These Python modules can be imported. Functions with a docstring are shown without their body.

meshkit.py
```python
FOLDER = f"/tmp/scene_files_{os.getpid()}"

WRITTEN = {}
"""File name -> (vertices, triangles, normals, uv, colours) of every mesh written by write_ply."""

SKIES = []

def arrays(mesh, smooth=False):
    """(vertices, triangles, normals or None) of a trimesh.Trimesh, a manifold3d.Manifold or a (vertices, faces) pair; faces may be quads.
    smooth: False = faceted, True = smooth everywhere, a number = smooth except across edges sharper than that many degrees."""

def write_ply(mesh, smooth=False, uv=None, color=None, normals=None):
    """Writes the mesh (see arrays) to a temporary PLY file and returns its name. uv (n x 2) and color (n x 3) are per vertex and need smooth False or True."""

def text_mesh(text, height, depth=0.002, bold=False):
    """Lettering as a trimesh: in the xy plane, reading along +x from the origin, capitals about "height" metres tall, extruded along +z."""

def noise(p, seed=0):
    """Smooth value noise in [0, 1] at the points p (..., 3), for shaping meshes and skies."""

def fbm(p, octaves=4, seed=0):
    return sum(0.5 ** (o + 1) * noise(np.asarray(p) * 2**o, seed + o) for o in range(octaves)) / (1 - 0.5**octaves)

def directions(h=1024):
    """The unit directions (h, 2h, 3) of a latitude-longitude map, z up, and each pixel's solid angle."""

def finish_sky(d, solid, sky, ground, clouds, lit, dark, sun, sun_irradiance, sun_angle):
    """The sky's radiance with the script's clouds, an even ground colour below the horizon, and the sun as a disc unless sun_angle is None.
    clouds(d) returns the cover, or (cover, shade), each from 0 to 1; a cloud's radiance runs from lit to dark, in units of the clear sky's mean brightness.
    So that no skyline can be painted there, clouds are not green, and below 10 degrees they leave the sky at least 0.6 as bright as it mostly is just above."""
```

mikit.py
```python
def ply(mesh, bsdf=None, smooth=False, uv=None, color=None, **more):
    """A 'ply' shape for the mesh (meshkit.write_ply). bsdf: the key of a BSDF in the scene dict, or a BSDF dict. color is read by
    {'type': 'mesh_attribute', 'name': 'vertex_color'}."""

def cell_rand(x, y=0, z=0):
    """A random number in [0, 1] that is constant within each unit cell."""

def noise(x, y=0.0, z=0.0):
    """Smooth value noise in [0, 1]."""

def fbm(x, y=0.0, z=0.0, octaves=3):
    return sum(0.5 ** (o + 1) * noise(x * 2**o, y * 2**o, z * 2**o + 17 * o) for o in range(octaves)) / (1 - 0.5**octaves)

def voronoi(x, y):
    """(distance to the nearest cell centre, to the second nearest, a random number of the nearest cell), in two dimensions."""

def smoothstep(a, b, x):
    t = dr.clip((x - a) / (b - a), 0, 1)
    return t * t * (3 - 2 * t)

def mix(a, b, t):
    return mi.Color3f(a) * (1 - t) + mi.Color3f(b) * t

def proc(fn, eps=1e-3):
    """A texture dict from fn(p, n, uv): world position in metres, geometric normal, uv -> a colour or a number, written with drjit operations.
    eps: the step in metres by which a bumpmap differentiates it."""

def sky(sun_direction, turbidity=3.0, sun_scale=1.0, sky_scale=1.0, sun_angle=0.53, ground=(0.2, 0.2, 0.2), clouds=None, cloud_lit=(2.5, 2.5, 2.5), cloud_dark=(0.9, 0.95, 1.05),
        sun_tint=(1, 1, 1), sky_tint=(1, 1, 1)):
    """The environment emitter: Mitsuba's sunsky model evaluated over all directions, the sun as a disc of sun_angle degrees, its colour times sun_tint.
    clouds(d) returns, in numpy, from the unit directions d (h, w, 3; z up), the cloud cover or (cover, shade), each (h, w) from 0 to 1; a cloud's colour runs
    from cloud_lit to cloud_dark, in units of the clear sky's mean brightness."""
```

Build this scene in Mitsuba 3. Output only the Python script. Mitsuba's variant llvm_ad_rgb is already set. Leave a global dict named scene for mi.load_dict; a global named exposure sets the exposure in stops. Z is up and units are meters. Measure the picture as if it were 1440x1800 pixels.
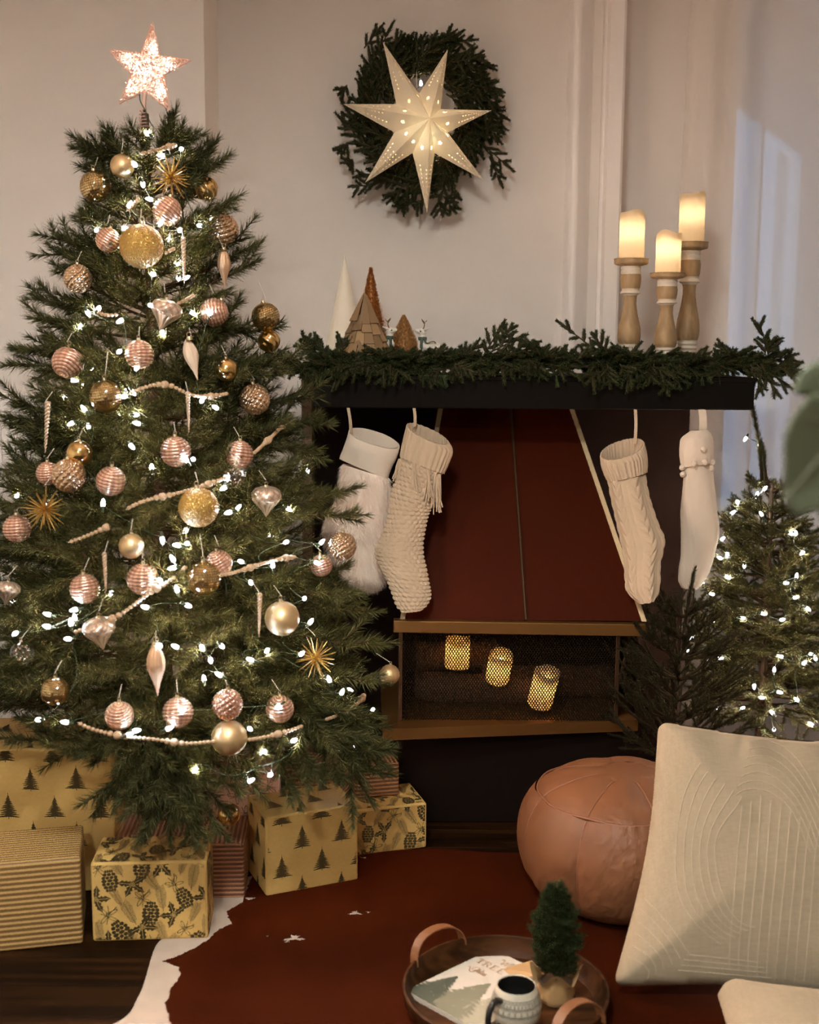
import math, random
import numpy as np, trimesh, mitsuba as mi, drjit as dr
import shapely, shapely.geometry as sg, shapely.affinity as sa
from shapely.ops import unary_union
import manifold3d as mf
from scipy.interpolate import CubicSpline
import mikit, meshkit
T = mi.ScalarTransform4f
scene, labels = {}, {}

# ------------------------------------------------------------------ camera, sky, big lamps, exposure
CAM_Z, PITCH, ROLL, FOC = 1.42, math.radians(8.0), math.radians(0.33), 2100.0
exposure = 0.08
_f = np.array([0, math.cos(PITCH), -math.sin(PITCH)])
_u0, _r0 = np.array([0, math.sin(PITCH), math.cos(PITCH)]), np.array([1.0, 0, 0])
_r = math.cos(ROLL) * _r0 + math.sin(ROLL) * _u0
_u = math.cos(ROLL) * _u0 - math.sin(ROLL) * _r0
EYE = np.array([0, 0, CAM_Z])
scene['camera'] = {'type': 'thinlens', 'fov': math.degrees(2 * math.atan(720 / FOC)), 'fov_axis': 'x', 'aperture_radius': 0.0085,
                   'focus_distance': 3.35, 'near_clip': 0.05, 'far_clip': 200.0,
                   'to_world': T().look_at(origin=EYE.tolist(), target=(EYE + _f).tolist(), up=_u.tolist())}
SKY_RGB = [0.75, 1.45, 2.4]           # dusk outside the window
scene['dusk_sky'] = {'type': 'constant', 'radiance': {'type': 'rgb', 'value': SKY_RGB}, 'sampling_weight': 6.0}
LAMP_RGB, LAMP_POS, LAMP_R = [164.0, 168.0, 156.0], (-0.25, 1.12, 2.62), 0.20   # ceiling lamp in front of the fireplace
REAR_RGB, REAR_POS = [208.0, 213.0, 198.0], (-0.65, -0.75, 2.62)                 # the one behind the camera
BULB_RGB = [1000.0, 705.0, 540.0]        # mini lights
LAMP_WEIGHT = 45.0


def ray(px, py):
    d = _f + (px - 720) / FOC * _r - (py - 900) / FOC * _u
    return d


def at(px, py, Y):
    d = ray(px, py)
    return EYE + d * (Y / d[1])


def onz(px, py, z=0.0):
    d = ray(px, py)
    return EYE + d * ((z - CAM_Z) / d[2])


# ------------------------------------------------------------------ naming helpers
used = {}


def numbered(name):
    n = used.get(name, 0)
    used[name] = n + 1
    return name if n == 0 else f'{name}_{n:03d}'


def thing(name, label, category, group=None, kind=None):
    k = numbered(name)
    labels[k] = {'label': label, 'category': category}
    if group: labels[k]['group'] = group
    if kind: labels[k]['kind'] = kind
    return k


def put(parent, name, shape, label=None, kind=None):
    k = numbered(f'{parent}__{name}')
    scene[k] = shape
    if label or kind:
        labels[k] = {}
        if label: labels[k]['label'] = label
        if kind: labels[k]['kind'] = kind
    return k


def struct(name, shape=None, label=None, category=None):
    k = numbered(name)
    if shape is not None: scene[k] = shape
    labels[k] = {'kind': 'structure'}
    if label: labels[k]['label'] = label
    if category: labels[k]['category'] = category
    return k


# ------------------------------------------------------------------ mesh helpers
def cat(ms):
    vs, fs, o = [], [], 0
    for v, f in ms:
        vs.append(v); fs.append(np.asarray(f) + o); o += len(v)
    return np.vstack(vs), np.vstack(fs)


def tm(m):
    return np.asarray(m.vertices, float), np.asarray(m.faces)


def man(m):
    x = m.to_mesh()
    return np.array(x.vert_properties[:, :3], float), np.array(x.tri_verts)


def tr(m, M):
    M = np.asarray(M, float)
    v = m[0] @ M[:3, :3].T + M[:3, 3]
    f = m[1] if np.linalg.det(M[:3, :3]) > 0 else m[1][:, ::-1]
    return v, f


def mv(x, y, z):
    M = np.eye(4); M[:3, 3] = (x, y, z); return M


def rot(axis, deg):
    return trimesh.transformations.rotation_matrix(math.radians(deg), axis)


def scl(x, y=None, z=None):
    y = x if y is None else y; z = x if z is None else z
    return np.diag([x, y, z, 1.0])


def box(x0, x1, y0, y1, z0, z1):
    m = trimesh.creation.box((x1 - x0, y1 - y0, z1 - z0))
    m.apply_translation(((x0 + x1) / 2, (y0 + y1) / 2, (z0 + z1) / 2))
    return tm(m)


def rbox(x0, x1, y0, y1, z0, z1, r=0.004, n=12):
    s = mf.Manifold.sphere(r, n)
    pts = [s.translate((x, y, z)) for x in (x0 + r, x1 - r) for y in (y0 + r, y1 - r) for z in (z0 + r, z1 - r)]
    return man(mf.Manifold.batch_hull(pts))


def lathe(prof, seg=32, close=False):
    p = np.asarray(prof, float)
    a = np.arange(seg) * 2 * np.pi / seg
    v = np.stack([p[:, None, 0] * np.cos(a), p[:, None, 0] * np.sin(a), np.repeat(p[:, 1:2], seg, 1)], -1).reshape(-1, 3)
    i, j = np.meshgrid(np.arange(len(p) - 1), np.arange(seg), indexing='ij')
    q = np.stack([i * seg + j, i * seg + (j + 1) % seg, (i + 1) * seg + (j + 1) % seg, (i + 1) * seg + j], -1).reshape(-1, 4)
    return v, np.vstack([q[:, [0, 1, 2]], q[:, [0, 2, 3]]])


def grid_faces(nv, nu, wrap=True):
    i, j = np.meshgrid(np.arange(nv - 1), np.arange(nu if wrap else nu - 1), indexing='ij')
    k = (j + 1) % nu
    q = np.stack([i * nu + j, i * nu + k, (i + 1) * nu + k, (i + 1) * nu + j], -1).reshape(-1, 4)
    return np.vstack([q[:, [0, 1, 2]], q[:, [0, 2, 3]]])


def unit(v):
    v = np.asarray(v, float)
    return v / np.maximum(np.linalg.norm(v, axis=-1, keepdims=True), 1e-12)


def frames(P):
    t = unit(np.gradient(P, axis=0))
    n = np.zeros_like(P)
    a = np.array([0, 0, 1.0]) if abs(t[0][2]) < 0.9 else np.array([1.0, 0, 0])
    n[0] = unit(np.cross(t[0], a))
    for i in range(1, len(P)):
        x = n[i - 1] - t[i] * np.dot(n[i - 1], t[i])
        n[i] = unit(x)
    return t, n, np.cross(t, n)


def tube(P, r, sides=8, caps=True, flat=None):
    P = np.asarray(P, float)
    r = np.broadcast_to(np.asarray(r, float), (len(P),))
    t, n, b = frames(P)
    a = np.arange(sides) * 2 * np.pi / sides
    k = 1.0 if flat is None else flat
    v = (P[:, None] + r[:, None, None] * (np.cos(a)[None, :, None] * n[:, None] + k * np.sin(a)[None, :, None] * b[:, None])).reshape(-1, 3)
    f = grid_faces(len(P), sides)
    if caps:
        v = np.vstack([v, P[:1], P[-1:]])
        m, j = len(v), np.arange(sides)
        f = np.vstack([f, np.stack([(j + 1) % sides, j, j * 0 + m - 2], 1), np.stack([(len(P) - 1) * sides + j, (len(P) - 1) * sides + (j + 1) % sides, j * 0 + m - 1], 1)])
    return v, f


def curve(pts, n=24):
    pts = np.asarray(pts, float)
    if len(pts) == 2:
        return pts[0] + np.linspace(0, 1, n)[:, None] * (pts[1] - pts[0])
    s = np.concatenate([[0], np.cumsum(np.linalg.norm(np.diff(pts, axis=0), axis=1))])
    return CubicSpline(s, pts)(np.linspace(0, s[-1], n))


def spikes(P, D, L, W, rng):
    """Needles: one slim triangle each, standing on P, pointing along D."""
    D = unit(D)
    s = unit(np.cross(D, rng.normal(size=D.shape)))
    L, W = np.broadcast_to(L, len(P)), np.broadcast_to(W, len(P))
    w = s * (W / 2)[:, None]
    v = np.stack([P - w, P + w, P + D * L[:, None]], 1).reshape(-1, 3)
    return v, np.arange(len(v)).reshape(-1, 3)


def uvsphere(nu=36, nv=24):
    a = np.linspace(0, np.pi, nv)
    return lathe(np.stack([np.sin(a), -np.cos(a)], 1), nu)


def inflate(poly, thick, step, wave=None, power=0.5, flatback=False):
    """A cushion-like solid over a 2-D outline (x, z), thickness along y."""
    poly = shapely.segmentize(poly, step)
    x0, y0, x1, y1 = poly.bounds
    gx, gy = np.meshgrid(np.arange(x0, x1, step), np.arange(y0, y1, step * 0.87))
    gx = gx + (np.arange(gx.shape[0]) % 2)[:, None] * step / 2
    pts = np.stack([gx.ravel(), gy.ravel()], 1)
    inner = poly.buffer(-step * 0.45)
    pts = pts[shapely.contains_xy(inner, pts[:, 0], pts[:, 1])]
    ring = np.asarray(poly.exterior.coords)[:-1]
    al = np.vstack([ring, pts])
    from scipy.spatial import Delaunay
    tri = Delaunay(al).simplices
    c = al[tri].mean(1)
    tri = tri[shapely.contains_xy(poly, c[:, 0], c[:, 1])]
    e1, e2 = al[tri[:, 1]] - al[tri[:, 0]], al[tri[:, 2]] - al[tri[:, 0]]
    sgn = e1[:, 0] * e2[:, 1] - e1[:, 1] * e2[:, 0]
    tri = tri[np.abs(sgn) > 1e-12]; sgn = sgn[np.abs(sgn) > 1e-12]
    tri[sgn < 0] = tri[sgn < 0][:, ::-1]
    d = shapely.distance(poly.exterior, shapely.points(al))
    h = thick / 2 * np.clip(1 - (1 - np.clip(d / max(d.max(), 1e-9), 0, 1)) ** 2, 0, 1) ** power
    h[:len(ring)] = 0
    w = 0 if wave is None else wave(al, d)
    n = len(al)
    front = np.stack([al[:, 0], -(h + w * (d > 1e-6)), al[:, 1]], 1)
    back = np.stack([al[:, 0], h * (0.3 if flatback else 1), al[:, 1]], 1)
    m = np.arange(n) + n
    m[:len(ring)] = np.arange(len(ring))
    return np.vstack([front, back]), np.vstack([tri, m[tri][:, ::-1]])


def flat_poly(g, to3, thick=None):
    """Triangles of a shapely shape, sent to space by to3(xy)."""
    ms = []
    for p in getattr(g, 'geoms', [g]):
        if p.geom_type != 'Polygon' or p.is_empty or p.area < 1e-9: continue
        v, f = trimesh.creation.triangulate_polygon(p, engine='earcut')
        if len(f): ms.append((to3(np.asarray(v)), np.asarray(f)))
    return cat(ms)


def slab(g, h):
    ms = [tm(trimesh.creation.extrude_polygon(p, h, engine='earcut')) for p in getattr(g, 'geoms', [g]) if p.geom_type == 'Polygon' and p.area > 1e-8]
    return cat(ms)


def P(m, bsdf, smooth=False, **k):
    return mikit.ply(m, bsdf, smooth, **k)


# ------------------------------------------------------------------ materials
def rgb(*c): return {'type': 'rgb', 'value': list(c)}


def mat(name, color, rough=0.6, metal=0.0, spec=0.5, two=True, **k):
    col = color if isinstance(color, dict) else rgb(*color)
    b = {'type': 'principled', 'base_color': col, 'roughness': rough, 'metallic': metal, 'specular': spec, **k}
    scene['mat_' + name] = {'type': 'twosided', 'b': b} if two else b
    return 'mat_' + name


def bumped(name, color, rough, bump, scale, spec=0.4, eps=1e-3, **k):
    col = color if isinstance(color, dict) else rgb(*color)
    scene['mat_' + name] = {'type': 'twosided', 'b': {'type': 'bumpmap', 'tex': mikit.proc(bump, eps), 'scale': scale,
                            'b': {'type': 'principled', 'base_color': col, 'roughness': rough, 'specular': spec, **k}}}
    return 'mat_' + name


VC = {'type': 'mesh_attribute', 'name': 'vertex_color'}
nz, fbm, mix, sst = mikit.noise, mikit.fbm, mikit.mix, mikit.smoothstep
M_WALL = bumped('wall', (0.76, 0.71, 0.665), 0.85, lambda p, n, uv: fbm(p.x * 120, p.y * 120, p.z * 120, 2), 0.0011, 0.2)
M_TRIM = mat('trim', (0.82, 0.775, 0.74), 0.5)
M_CEIL = mat('ceiling', (0.72, 0.66, 0.6), 0.9)
M_REAR = mat('rear_wall', (0.42, 0.36, 0.31), 0.9)


def plank_col(p, n, uv):
    g = fbm(p.x * 3.0, p.y * 55, p.z * 9, 3)
    h = nz(p.x * 1.1, mi.Float(dr.floor((p.y + 0.03) / 0.125)) * 7.3)
    c = mix((0.0055, 0.0020, 0.0005), (0.017, 0.0066, 0.0018), sst(0.25, 0.8, g))
    return c * (0.65 + 0.7 * h)


scene['mat_plank'] = {'type': 'twosided', 'b': {'type': 'principled', 'base_color': mikit.proc(plank_col), 'roughness': 0.5, 'specular': 0.07}}
M_SUB = mat('subfloor', (0.02, 0.012, 0.008), 0.9)
M_FOL = 'mat_tree_needles'
scene[M_FOL] = {'type': 'principledthin', 'base_color': VC, 'roughness': 0.42, 'diff_trans': 0.75, 'eta': 1.5}
M_GREEN = mat('sprig_needles', VC, 0.55, 0, 0.12)
M_BARK = mat('bark', (0.06, 0.035, 0.02), 0.8)
M_WIRE = mat('light_wire', (0.018, 0.035, 0.018), 0.5)
M_BULB = mat('bulb_glass', (0.9, 0.85, 0.8), 0.3)
M_GOLD = mat('gold', (0.80, 0.55, 0.22), 0.16, 1.0)
M_DARKGOLD = mat('dark_gold', (0.14, 0.075, 0.02), 0.6, 0.3)
M_MATTE = mat('matte_gold', (0.74, 0.52, 0.27), 0.42, 0.85)
M_CHAMP = mat('champagne', (0.78, 0.60, 0.45), 0.36, 0.85)
M_GLIT = mat('gold_glitter', (0.58, 0.36, 0.105), 0.36, 0.85)
M_MIRROR = mat('mirror_gold', (0.86, 0.66, 0.32), 0.06, 1.0)
M_ROSE = mat('rose_ribs', VC, 0.24, 0.75)
M_MERC = mat('mercury_glass', (0.80, 0.58, 0.38), 0.14, 0.95)
M_MERCR = mat('rose_mercury_glass', (0.85, 0.52, 0.40), 0.16, 0.95)
M_ONION = mat('onion_glass', VC, 0.25, 0.8)
M_SPIN = mat('blush_glitter', (0.74, 0.44, 0.26), 0.45, 0.6)
M_BLUSH = mat('blush_satin', (0.62, 0.46, 0.34), 0.5, 0.2)
M_ICE = mat('icicle', (0.80, 0.62, 0.47), 0.22, 0.7)
M_CLEAR = 'mat_clear_ball'
scene[M_CLEAR] = {'type': 'thindielectric', 'int_ior': 1.5}
M_CAP = mat('ornament_cap', (0.78, 0.66, 0.45), 0.3, 1.0)
M_THREAD = mat('thread', (0.72, 0.66, 0.58), 0.7)
M_BEAD = mat('wood_bead', (0.40, 0.26, 0.155), 0.6)
M_CONE = mat('white_cone', (0.86, 0.78, 0.64), 0.75)
M_COPPER = mat('copper_tinsel', (0.36, 0.14, 0.030), 0.45, 0.4)
M_ORANGE = mat('amber_glitter', (0.44, 0.235, 0.085), 0.6, 0.2)
M_SHINGLE = mat('wood_shingle', VC, 0.7)
M_DEER = mat('white_felt', (0.72, 0.68, 0.60), 0.9)
M_SCARF = mat('green_felt', (0.06, 0.085, 0.065), 0.9)
M_TWIG = mat('twig', (0.16, 0.08, 0.035), 0.6)
M_BLACK = mat('black_bead', (0.01, 0.008, 0.007), 0.3)
M_HOLD = mat('turned_wood', VC, 0.6)
M_MANTEL = bumped('black_mantel', (0.0032, 0.0024, 0.0016), 0.75, lambda p, n, uv: fbm(p.x * 25, p.y * 250, p.z * 250, 2), 0.0006, 0.08)
M_SURR = bumped('dark_surround', (0.0055, 0.0030, 0.0022), 0.85, lambda p, n, uv: fbm(p.x * 90, p.y * 90, p.z * 90, 2), 0.001, 0.06)
M_HOOD = mat('copper_hood', (0.034, 0.0046, 0.0005), 0.55, 0.0, 0.05)
M_PALEBRASS = mat('pale_brass', (0.66, 0.53, 0.32), 0.4, 0.45)
M_DARKPOST = mat('dark_post', (0.045, 0.022, 0.008), 0.5, 0.6)
M_BRASS = mat('brass', (0.56, 0.39, 0.16), 0.34, 0.9)
M_DKBRASS = mat('aged_brass', (0.16, 0.080, 0.024), 0.42, 0.8)
M_MESH = mat('screen_wire', (0.010, 0.006, 0.003), 0.6, 0.2, 0.08)
M_SOOT = mat('soot', (0.006, 0.0035, 0.002), 0.95, 0, 0.02)
M_LOG = bumped('log', (0.075, 0.045, 0.026), 0.9, lambda p, n, uv: fbm(p.x * 20, p.y * 140, p.z * 140, 3), 0.006, 0.2)
M_SIDEWOOD = mat('side_wood', (0.12, 0.075, 0.04), 0.5)
M_KNIT = mat('cream_knit', (0.44, 0.335, 0.235), 0.9, 0, 0.15)
M_WHITEK = mat('white_knit', (0.58, 0.49, 0.40), 0.9, 0, 0.15)
M_FUR = mat('white_fur', (0.78, 0.67, 0.58), 0.85, 0, 0.15)
M_KRAFT = bumped('kraft_paper', mikit.proc(lambda p, n, uv: mix((0.475, 0.300, 0.094), (0.53, 0.34, 0.11), fbm(p.x * 160, p.y * 160, p.z * 160, 2))), 0.7,
                 lambda p, n, uv: fbm(p.x * 9, p.y * 9, p.z * 9, 2), 0.008, 0.35)
M_PINK = mat('blush_paper', (0.70, 0.44, 0.32), 0.6)
M_INK = mat('print_ink', (0.040, 0.029, 0.013), 0.9, 0, 0.03)
M_INK2 = mat('faded_ink', (0.13, 0.085, 0.034), 0.9, 0, 0.03)
M_HIDE = mat('white_hide', mikit.proc(lambda p, n, uv: mix((0.34, 0.275, 0.225), (0.42, 0.35, 0.29), fbm(p.x * 14, p.y * 14, 0, 3))), 0.9, 0, 0.2)
M_BROWN = mat('brown_hide', mikit.proc(lambda p, n, uv: mix((0.016, 0.0024, 0.0003), (0.034, 0.0052, 0.0006), fbm(p.x * 5, p.y * 5, 0, 3))), 0.85, 0, 0.03)
M_LEATH = bumped('tan_leather', mikit.proc(lambda p, n, uv: mix((0.100, 0.038, 0.016), (0.20, 0.084, 0.038), fbm(p.x * 9, p.y * 9, p.z * 5, 3))), 0.5,
                 lambda p, n, uv: fbm(p.x * 70, p.y * 70, p.z * 30, 3), 0.005, 0.3)
M_SEAM = mat('leather_piping', (0.16, 0.062, 0.028), 0.55)


def linen(p, n, uv):
    a = nz(p.x * 40, p.z * 420, p.y * 420)
    b = nz(p.x * 420, p.z * 40, p.y * 40)
    return mix((0.25, 0.20, 0.135), (0.31, 0.25, 0.175), 0.6 * a + 0.4 * b)


M_LINEN = mat('linen', mikit.proc(linen), 0.9, 0, 0.2)
M_CORD = mat('linen_cord', (0.37, 0.305, 0.22), 0.85)


def acacia(p, n, uv):
    g = fbm(p.x * 7 + 0.6 * p.y * 7, p.y * 60, p.z * 30, 3)
    return mix((0.016, 0.0055, 0.0015), (0.052, 0.019, 0.006), sst(0.2, 0.8, g))


M_TRAY = mat('tray_wood', mikit.proc(acacia), 0.45, 0, 0.1)
M_STRAP = mat('tray_leather', (0.135, 0.054, 0.020), 0.5)
M_PAPER = mat('magazine_paper', (0.50, 0.45, 0.385), 0.6, 0, 0.2)
M_PG = mat('print_green', (0.045, 0.056, 0.040), 0.5)
M_PG2 = mat('print_sage', (0.15, 0.15, 0.105), 0.5)
M_PG3 = mat('print_mist', (0.29, 0.27, 0.20), 0.5)
M_PT = mat('print_tan', (0.28, 0.185, 0.11), 0.6)
M_MUG = mat('mug_glaze', (0.46, 0.415, 0.325), 0.28, 0, 0.5, clearcoat=0.4)
M_MUGBLK = mat('mug_black', (0.012, 0.011, 0.010), 0.22, 0, 0.5)
M_BURLAP = mat('kraft_wrap', (0.33, 0.20, 0.085), 0.75)
M_LEAF = mat('monstera_leaf', mikit.proc(lambda p, n, uv: mix((0.050, 0.062, 0.034), (0.078, 0.086, 0.050), fbm(p.x * 9, p.y * 9, p.z * 9, 2))), 0.42, 0, 0.5)
M_VEIN = mat('leaf_stem', (0.13, 0.13, 0.08), 0.5)
M_POT = mat('clay_pot', (0.30, 0.17, 0.1), 0.8)


def wax(name, col, trans):
    scene['mat_' + name] = {'type': 'principledthin', 'base_color': rgb(*col), 'roughness': 0.6, 'diff_trans': trans, 'specular' if False else 'eta': 1.3}
    return 'mat_' + name


M_WAX = wax('candle_wax', (0.90, 0.80, 0.62), 1.25)
M_STARP = wax('star_paper', (0.68, 0.60, 0.47), 0.14)
M_TOPSHELL = wax('topper_shell', (0.95, 0.82, 0.74), 1.1)
scene['mat_sheer'] = {'type': 'blendbsdf', 'weight': 0.20,
                      'a': {'type': 'principledthin', 'base_color': rgb(0.80, 0.75, 0.70), 'roughness': 0.9, 'diff_trans': 0.36, 'eta': 1.2},
                      'b': {'type': 'null'}}
scene['mat_pane'] = {'type': 'thindielectric'}


def lamp(shape, color, w=1.0):
    return {**shape, 'emitter': {'type': 'area', 'radiance': rgb(*color), 'sampling_weight': float(w)}}


# ------------------------------------------------------------------ the room
CEIL = 2.72
YL, YB = 3.80, 4.06                     # the nearer wall face on the left, the recessed back wall
XC = at(360, 150, YL)[0]
ROOM = sg.Polygon([(-2.7, -1.6), (3.2, -1.6), (3.2, 7.6), (2.80, 7.6), (0.98, 4.30), (-2.7, 4.30)])
rv, rf_ = slab(ROOM, 0.038)
struct('floor', P((rv + [0, 0, -.05], rf_), M_SUB), 'dark wooden plank floor of the living room', 'floor')
rng = np.random.default_rng(5)
for j in range(18):                     # planks run left to right
    y0 = 2.02 + j * 0.125 - 0.03
    x = -2.3 + rng.uniform(-0.6, 0)
    while x < 2.2:
        L = rng.uniform(0.9, 1.5)
        put('floor', 'plank', P(rbox(x + 0.0008, x + L - 0.0008, y0 + 0.0008, y0 + 0.1242, -0.012, rng.uniform(-0.0007, 0), 0.0012, 6), 'mat_plank'))
        x += L
put('floor', 'near_boards', P(box(-2.7, 3.2, -1.6, 1.99, -0.012, 0), 'mat_plank'))
rv, rf_ = slab(ROOM, 0.1)
struct('ceiling', P((rv + [0, 0, CEIL], rf_), M_CEIL))
struct('wall_left', P(box(-2.6, XC, YL, YL + 0.5, 0, CEIL), M_WALL), 'textured cream wall behind the large lit tree', 'wall')
struct('wall_back', P(box(XC - 0.1, 0.62, YB, YB + 0.3, 0, CEIL), M_WALL), 'textured cream wall recessed above the fireplace', 'wall')
struct('wall_side', P(box(-2.7, -2.6, -1.6, YL + 0.1, 0, CEIL), M_WALL))
struct('wall_rear', P(box(-2.7, 3.2, -1.7, -1.6, 0, CEIL), M_REAR))
struct('wall_far_right', P(box(3.1, 3.2, -1.6, 7.6, 0, CEIL), M_REAR))
# bullnose pilaster right of the back wall, then the wall of the window bay running away to the right
xa, xb, xc_, xd = [at(p, 300, YB)[0] for p in (994, 1024, 1052, 1062)]
xe = at(1092, 300, YB)[0]
pts = [(0.40, YB + 0.25), (0.40, YB + 0.002)]
pts += [(xa, YB + 0.002)] + [(xa + (xb - xa) * (0.5 - 0.5 * math.cos(t)), YB - 0.045 * math.sin(t) ** 0.8) for t in np.linspace(0.05, math.pi * 0.62, 14)]
pts += [(xb + (xc_ - xb) * s, YB - 0.035 + 0.05 * math.sin(s * math.pi / 2)) for s in np.linspace(0.15, 1, 10)]
pts += [(xd, YB + 0.012), (xd + 0.004, YB - 0.030), (xe - 0.008, YB - 0.030), (xe, YB - 0.024), (xe + 0.004, YB + 0.06), (xe + 0.02, YB + 0.25)]
col = slab(sg.Polygon(pts).buffer(0), CEIL)
struct('wall_pilaster', P(col, M_TRIM, 30), 'rounded cream pilaster between back wall and curtain', 'pillar')
struct('wall_right', P(box(xe + .004, xe + .40, YB + .10, YB + .2, 0, CEIL), M_WALL), 'cream wall between the pilaster and the sheer curtain', 'wall')
bx, by = xe + 0.33, YB + 0.10
bd = unit([0.47, 0.88]); bn = np.array([bd[1], -bd[0]])   # along the bay wall; into the room is -bn side


def bay(t0, t1, z0, z1, o0=0.0, o1=0.14):
    p = sg.Polygon([(bx + bd[0] * t + bn[0] * (-o), by + bd[1] * t + bn[1] * (-o)) for t, o in ((t0, o0), (t1, o0), (t1, o1), (t0, o1))])
    v, f = slab(p, z1 - z0)
    return v + [0, 0, z0], f


WT0, WT1, WZ0, WZ1 = 0.05, 1.70, 0.75, 2.33
struct('wall_bay', P(cat([bay(0, WT0, 0, CEIL), bay(WT1, 4.0, 0, CEIL), bay(WT0, WT1, 0, WZ0), bay(WT0, WT1, WZ1, CEIL)]), M_WALL), 'cream wall of the window bay behind the sheer curtain', 'wall')
w = struct('window_1', P(cat([bay(WT0, WT0 + .05, WZ0, WZ1, .02, .08), bay(WT1 - .05, WT1, WZ0, WZ1, .02, .08), bay(WT0, WT1, WZ0, WZ0 + .05, .02, .08), bay(WT0, WT1, WZ1 - .05, WZ1, .02, .08)]), M_TRIM), 'window glowing blue through the sheer curtain', 'window')
put(w, 'muntin', P(bay((WT0 + WT1) / 2 - .03, (WT0 + WT1) / 2 + .03, WZ0, WZ1, .03, .07), M_TRIM))
put(w, 'pane', P(bay(WT0 + .05, WT1 - .05, WZ0 + .05, WZ1 - .05, .048, .050), 'mat_pane'))
# wainscot of the nearer wall, a board every 11 cm under a flat rail
zr0, zr1 = at(30, 724, YL)[2], at(30, 692, YL)[2]
struct('trim_1', P(rbox(-2.58, XC - 0.004, YL - 0.010, YL + 0.02, zr0, zr1, 0.003), M_TRIM), 'flat cream rail on the wall left of the tree', 'trim')
xg = at(5, 800, YL)[0]
for k in range(-12, 6):
    x0 = xg + k * 0.107; x1 = min(x0 + 0.107, XC - 0.005)
    if x1 - x0 > 0.02: put('wall_left', 'panel_board', P(rbox(x0 + .001, x1 - .001, YL - .007, YL + .01, 0.09, zr0 - .002, .002, 8), M_TRIM))
struct('baseboard_left', P(rbox(-2.58, XC - .003, YL - .016, YL + .01, 0, 0.11, .004), M_TRIM), 'cream baseboard behind the gifts', 'baseboard')
struct('baseboard_back', P(rbox(XC, 0.7, YB - .016, YB + .01, 0, 0.11, .004), M_TRIM))

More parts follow.
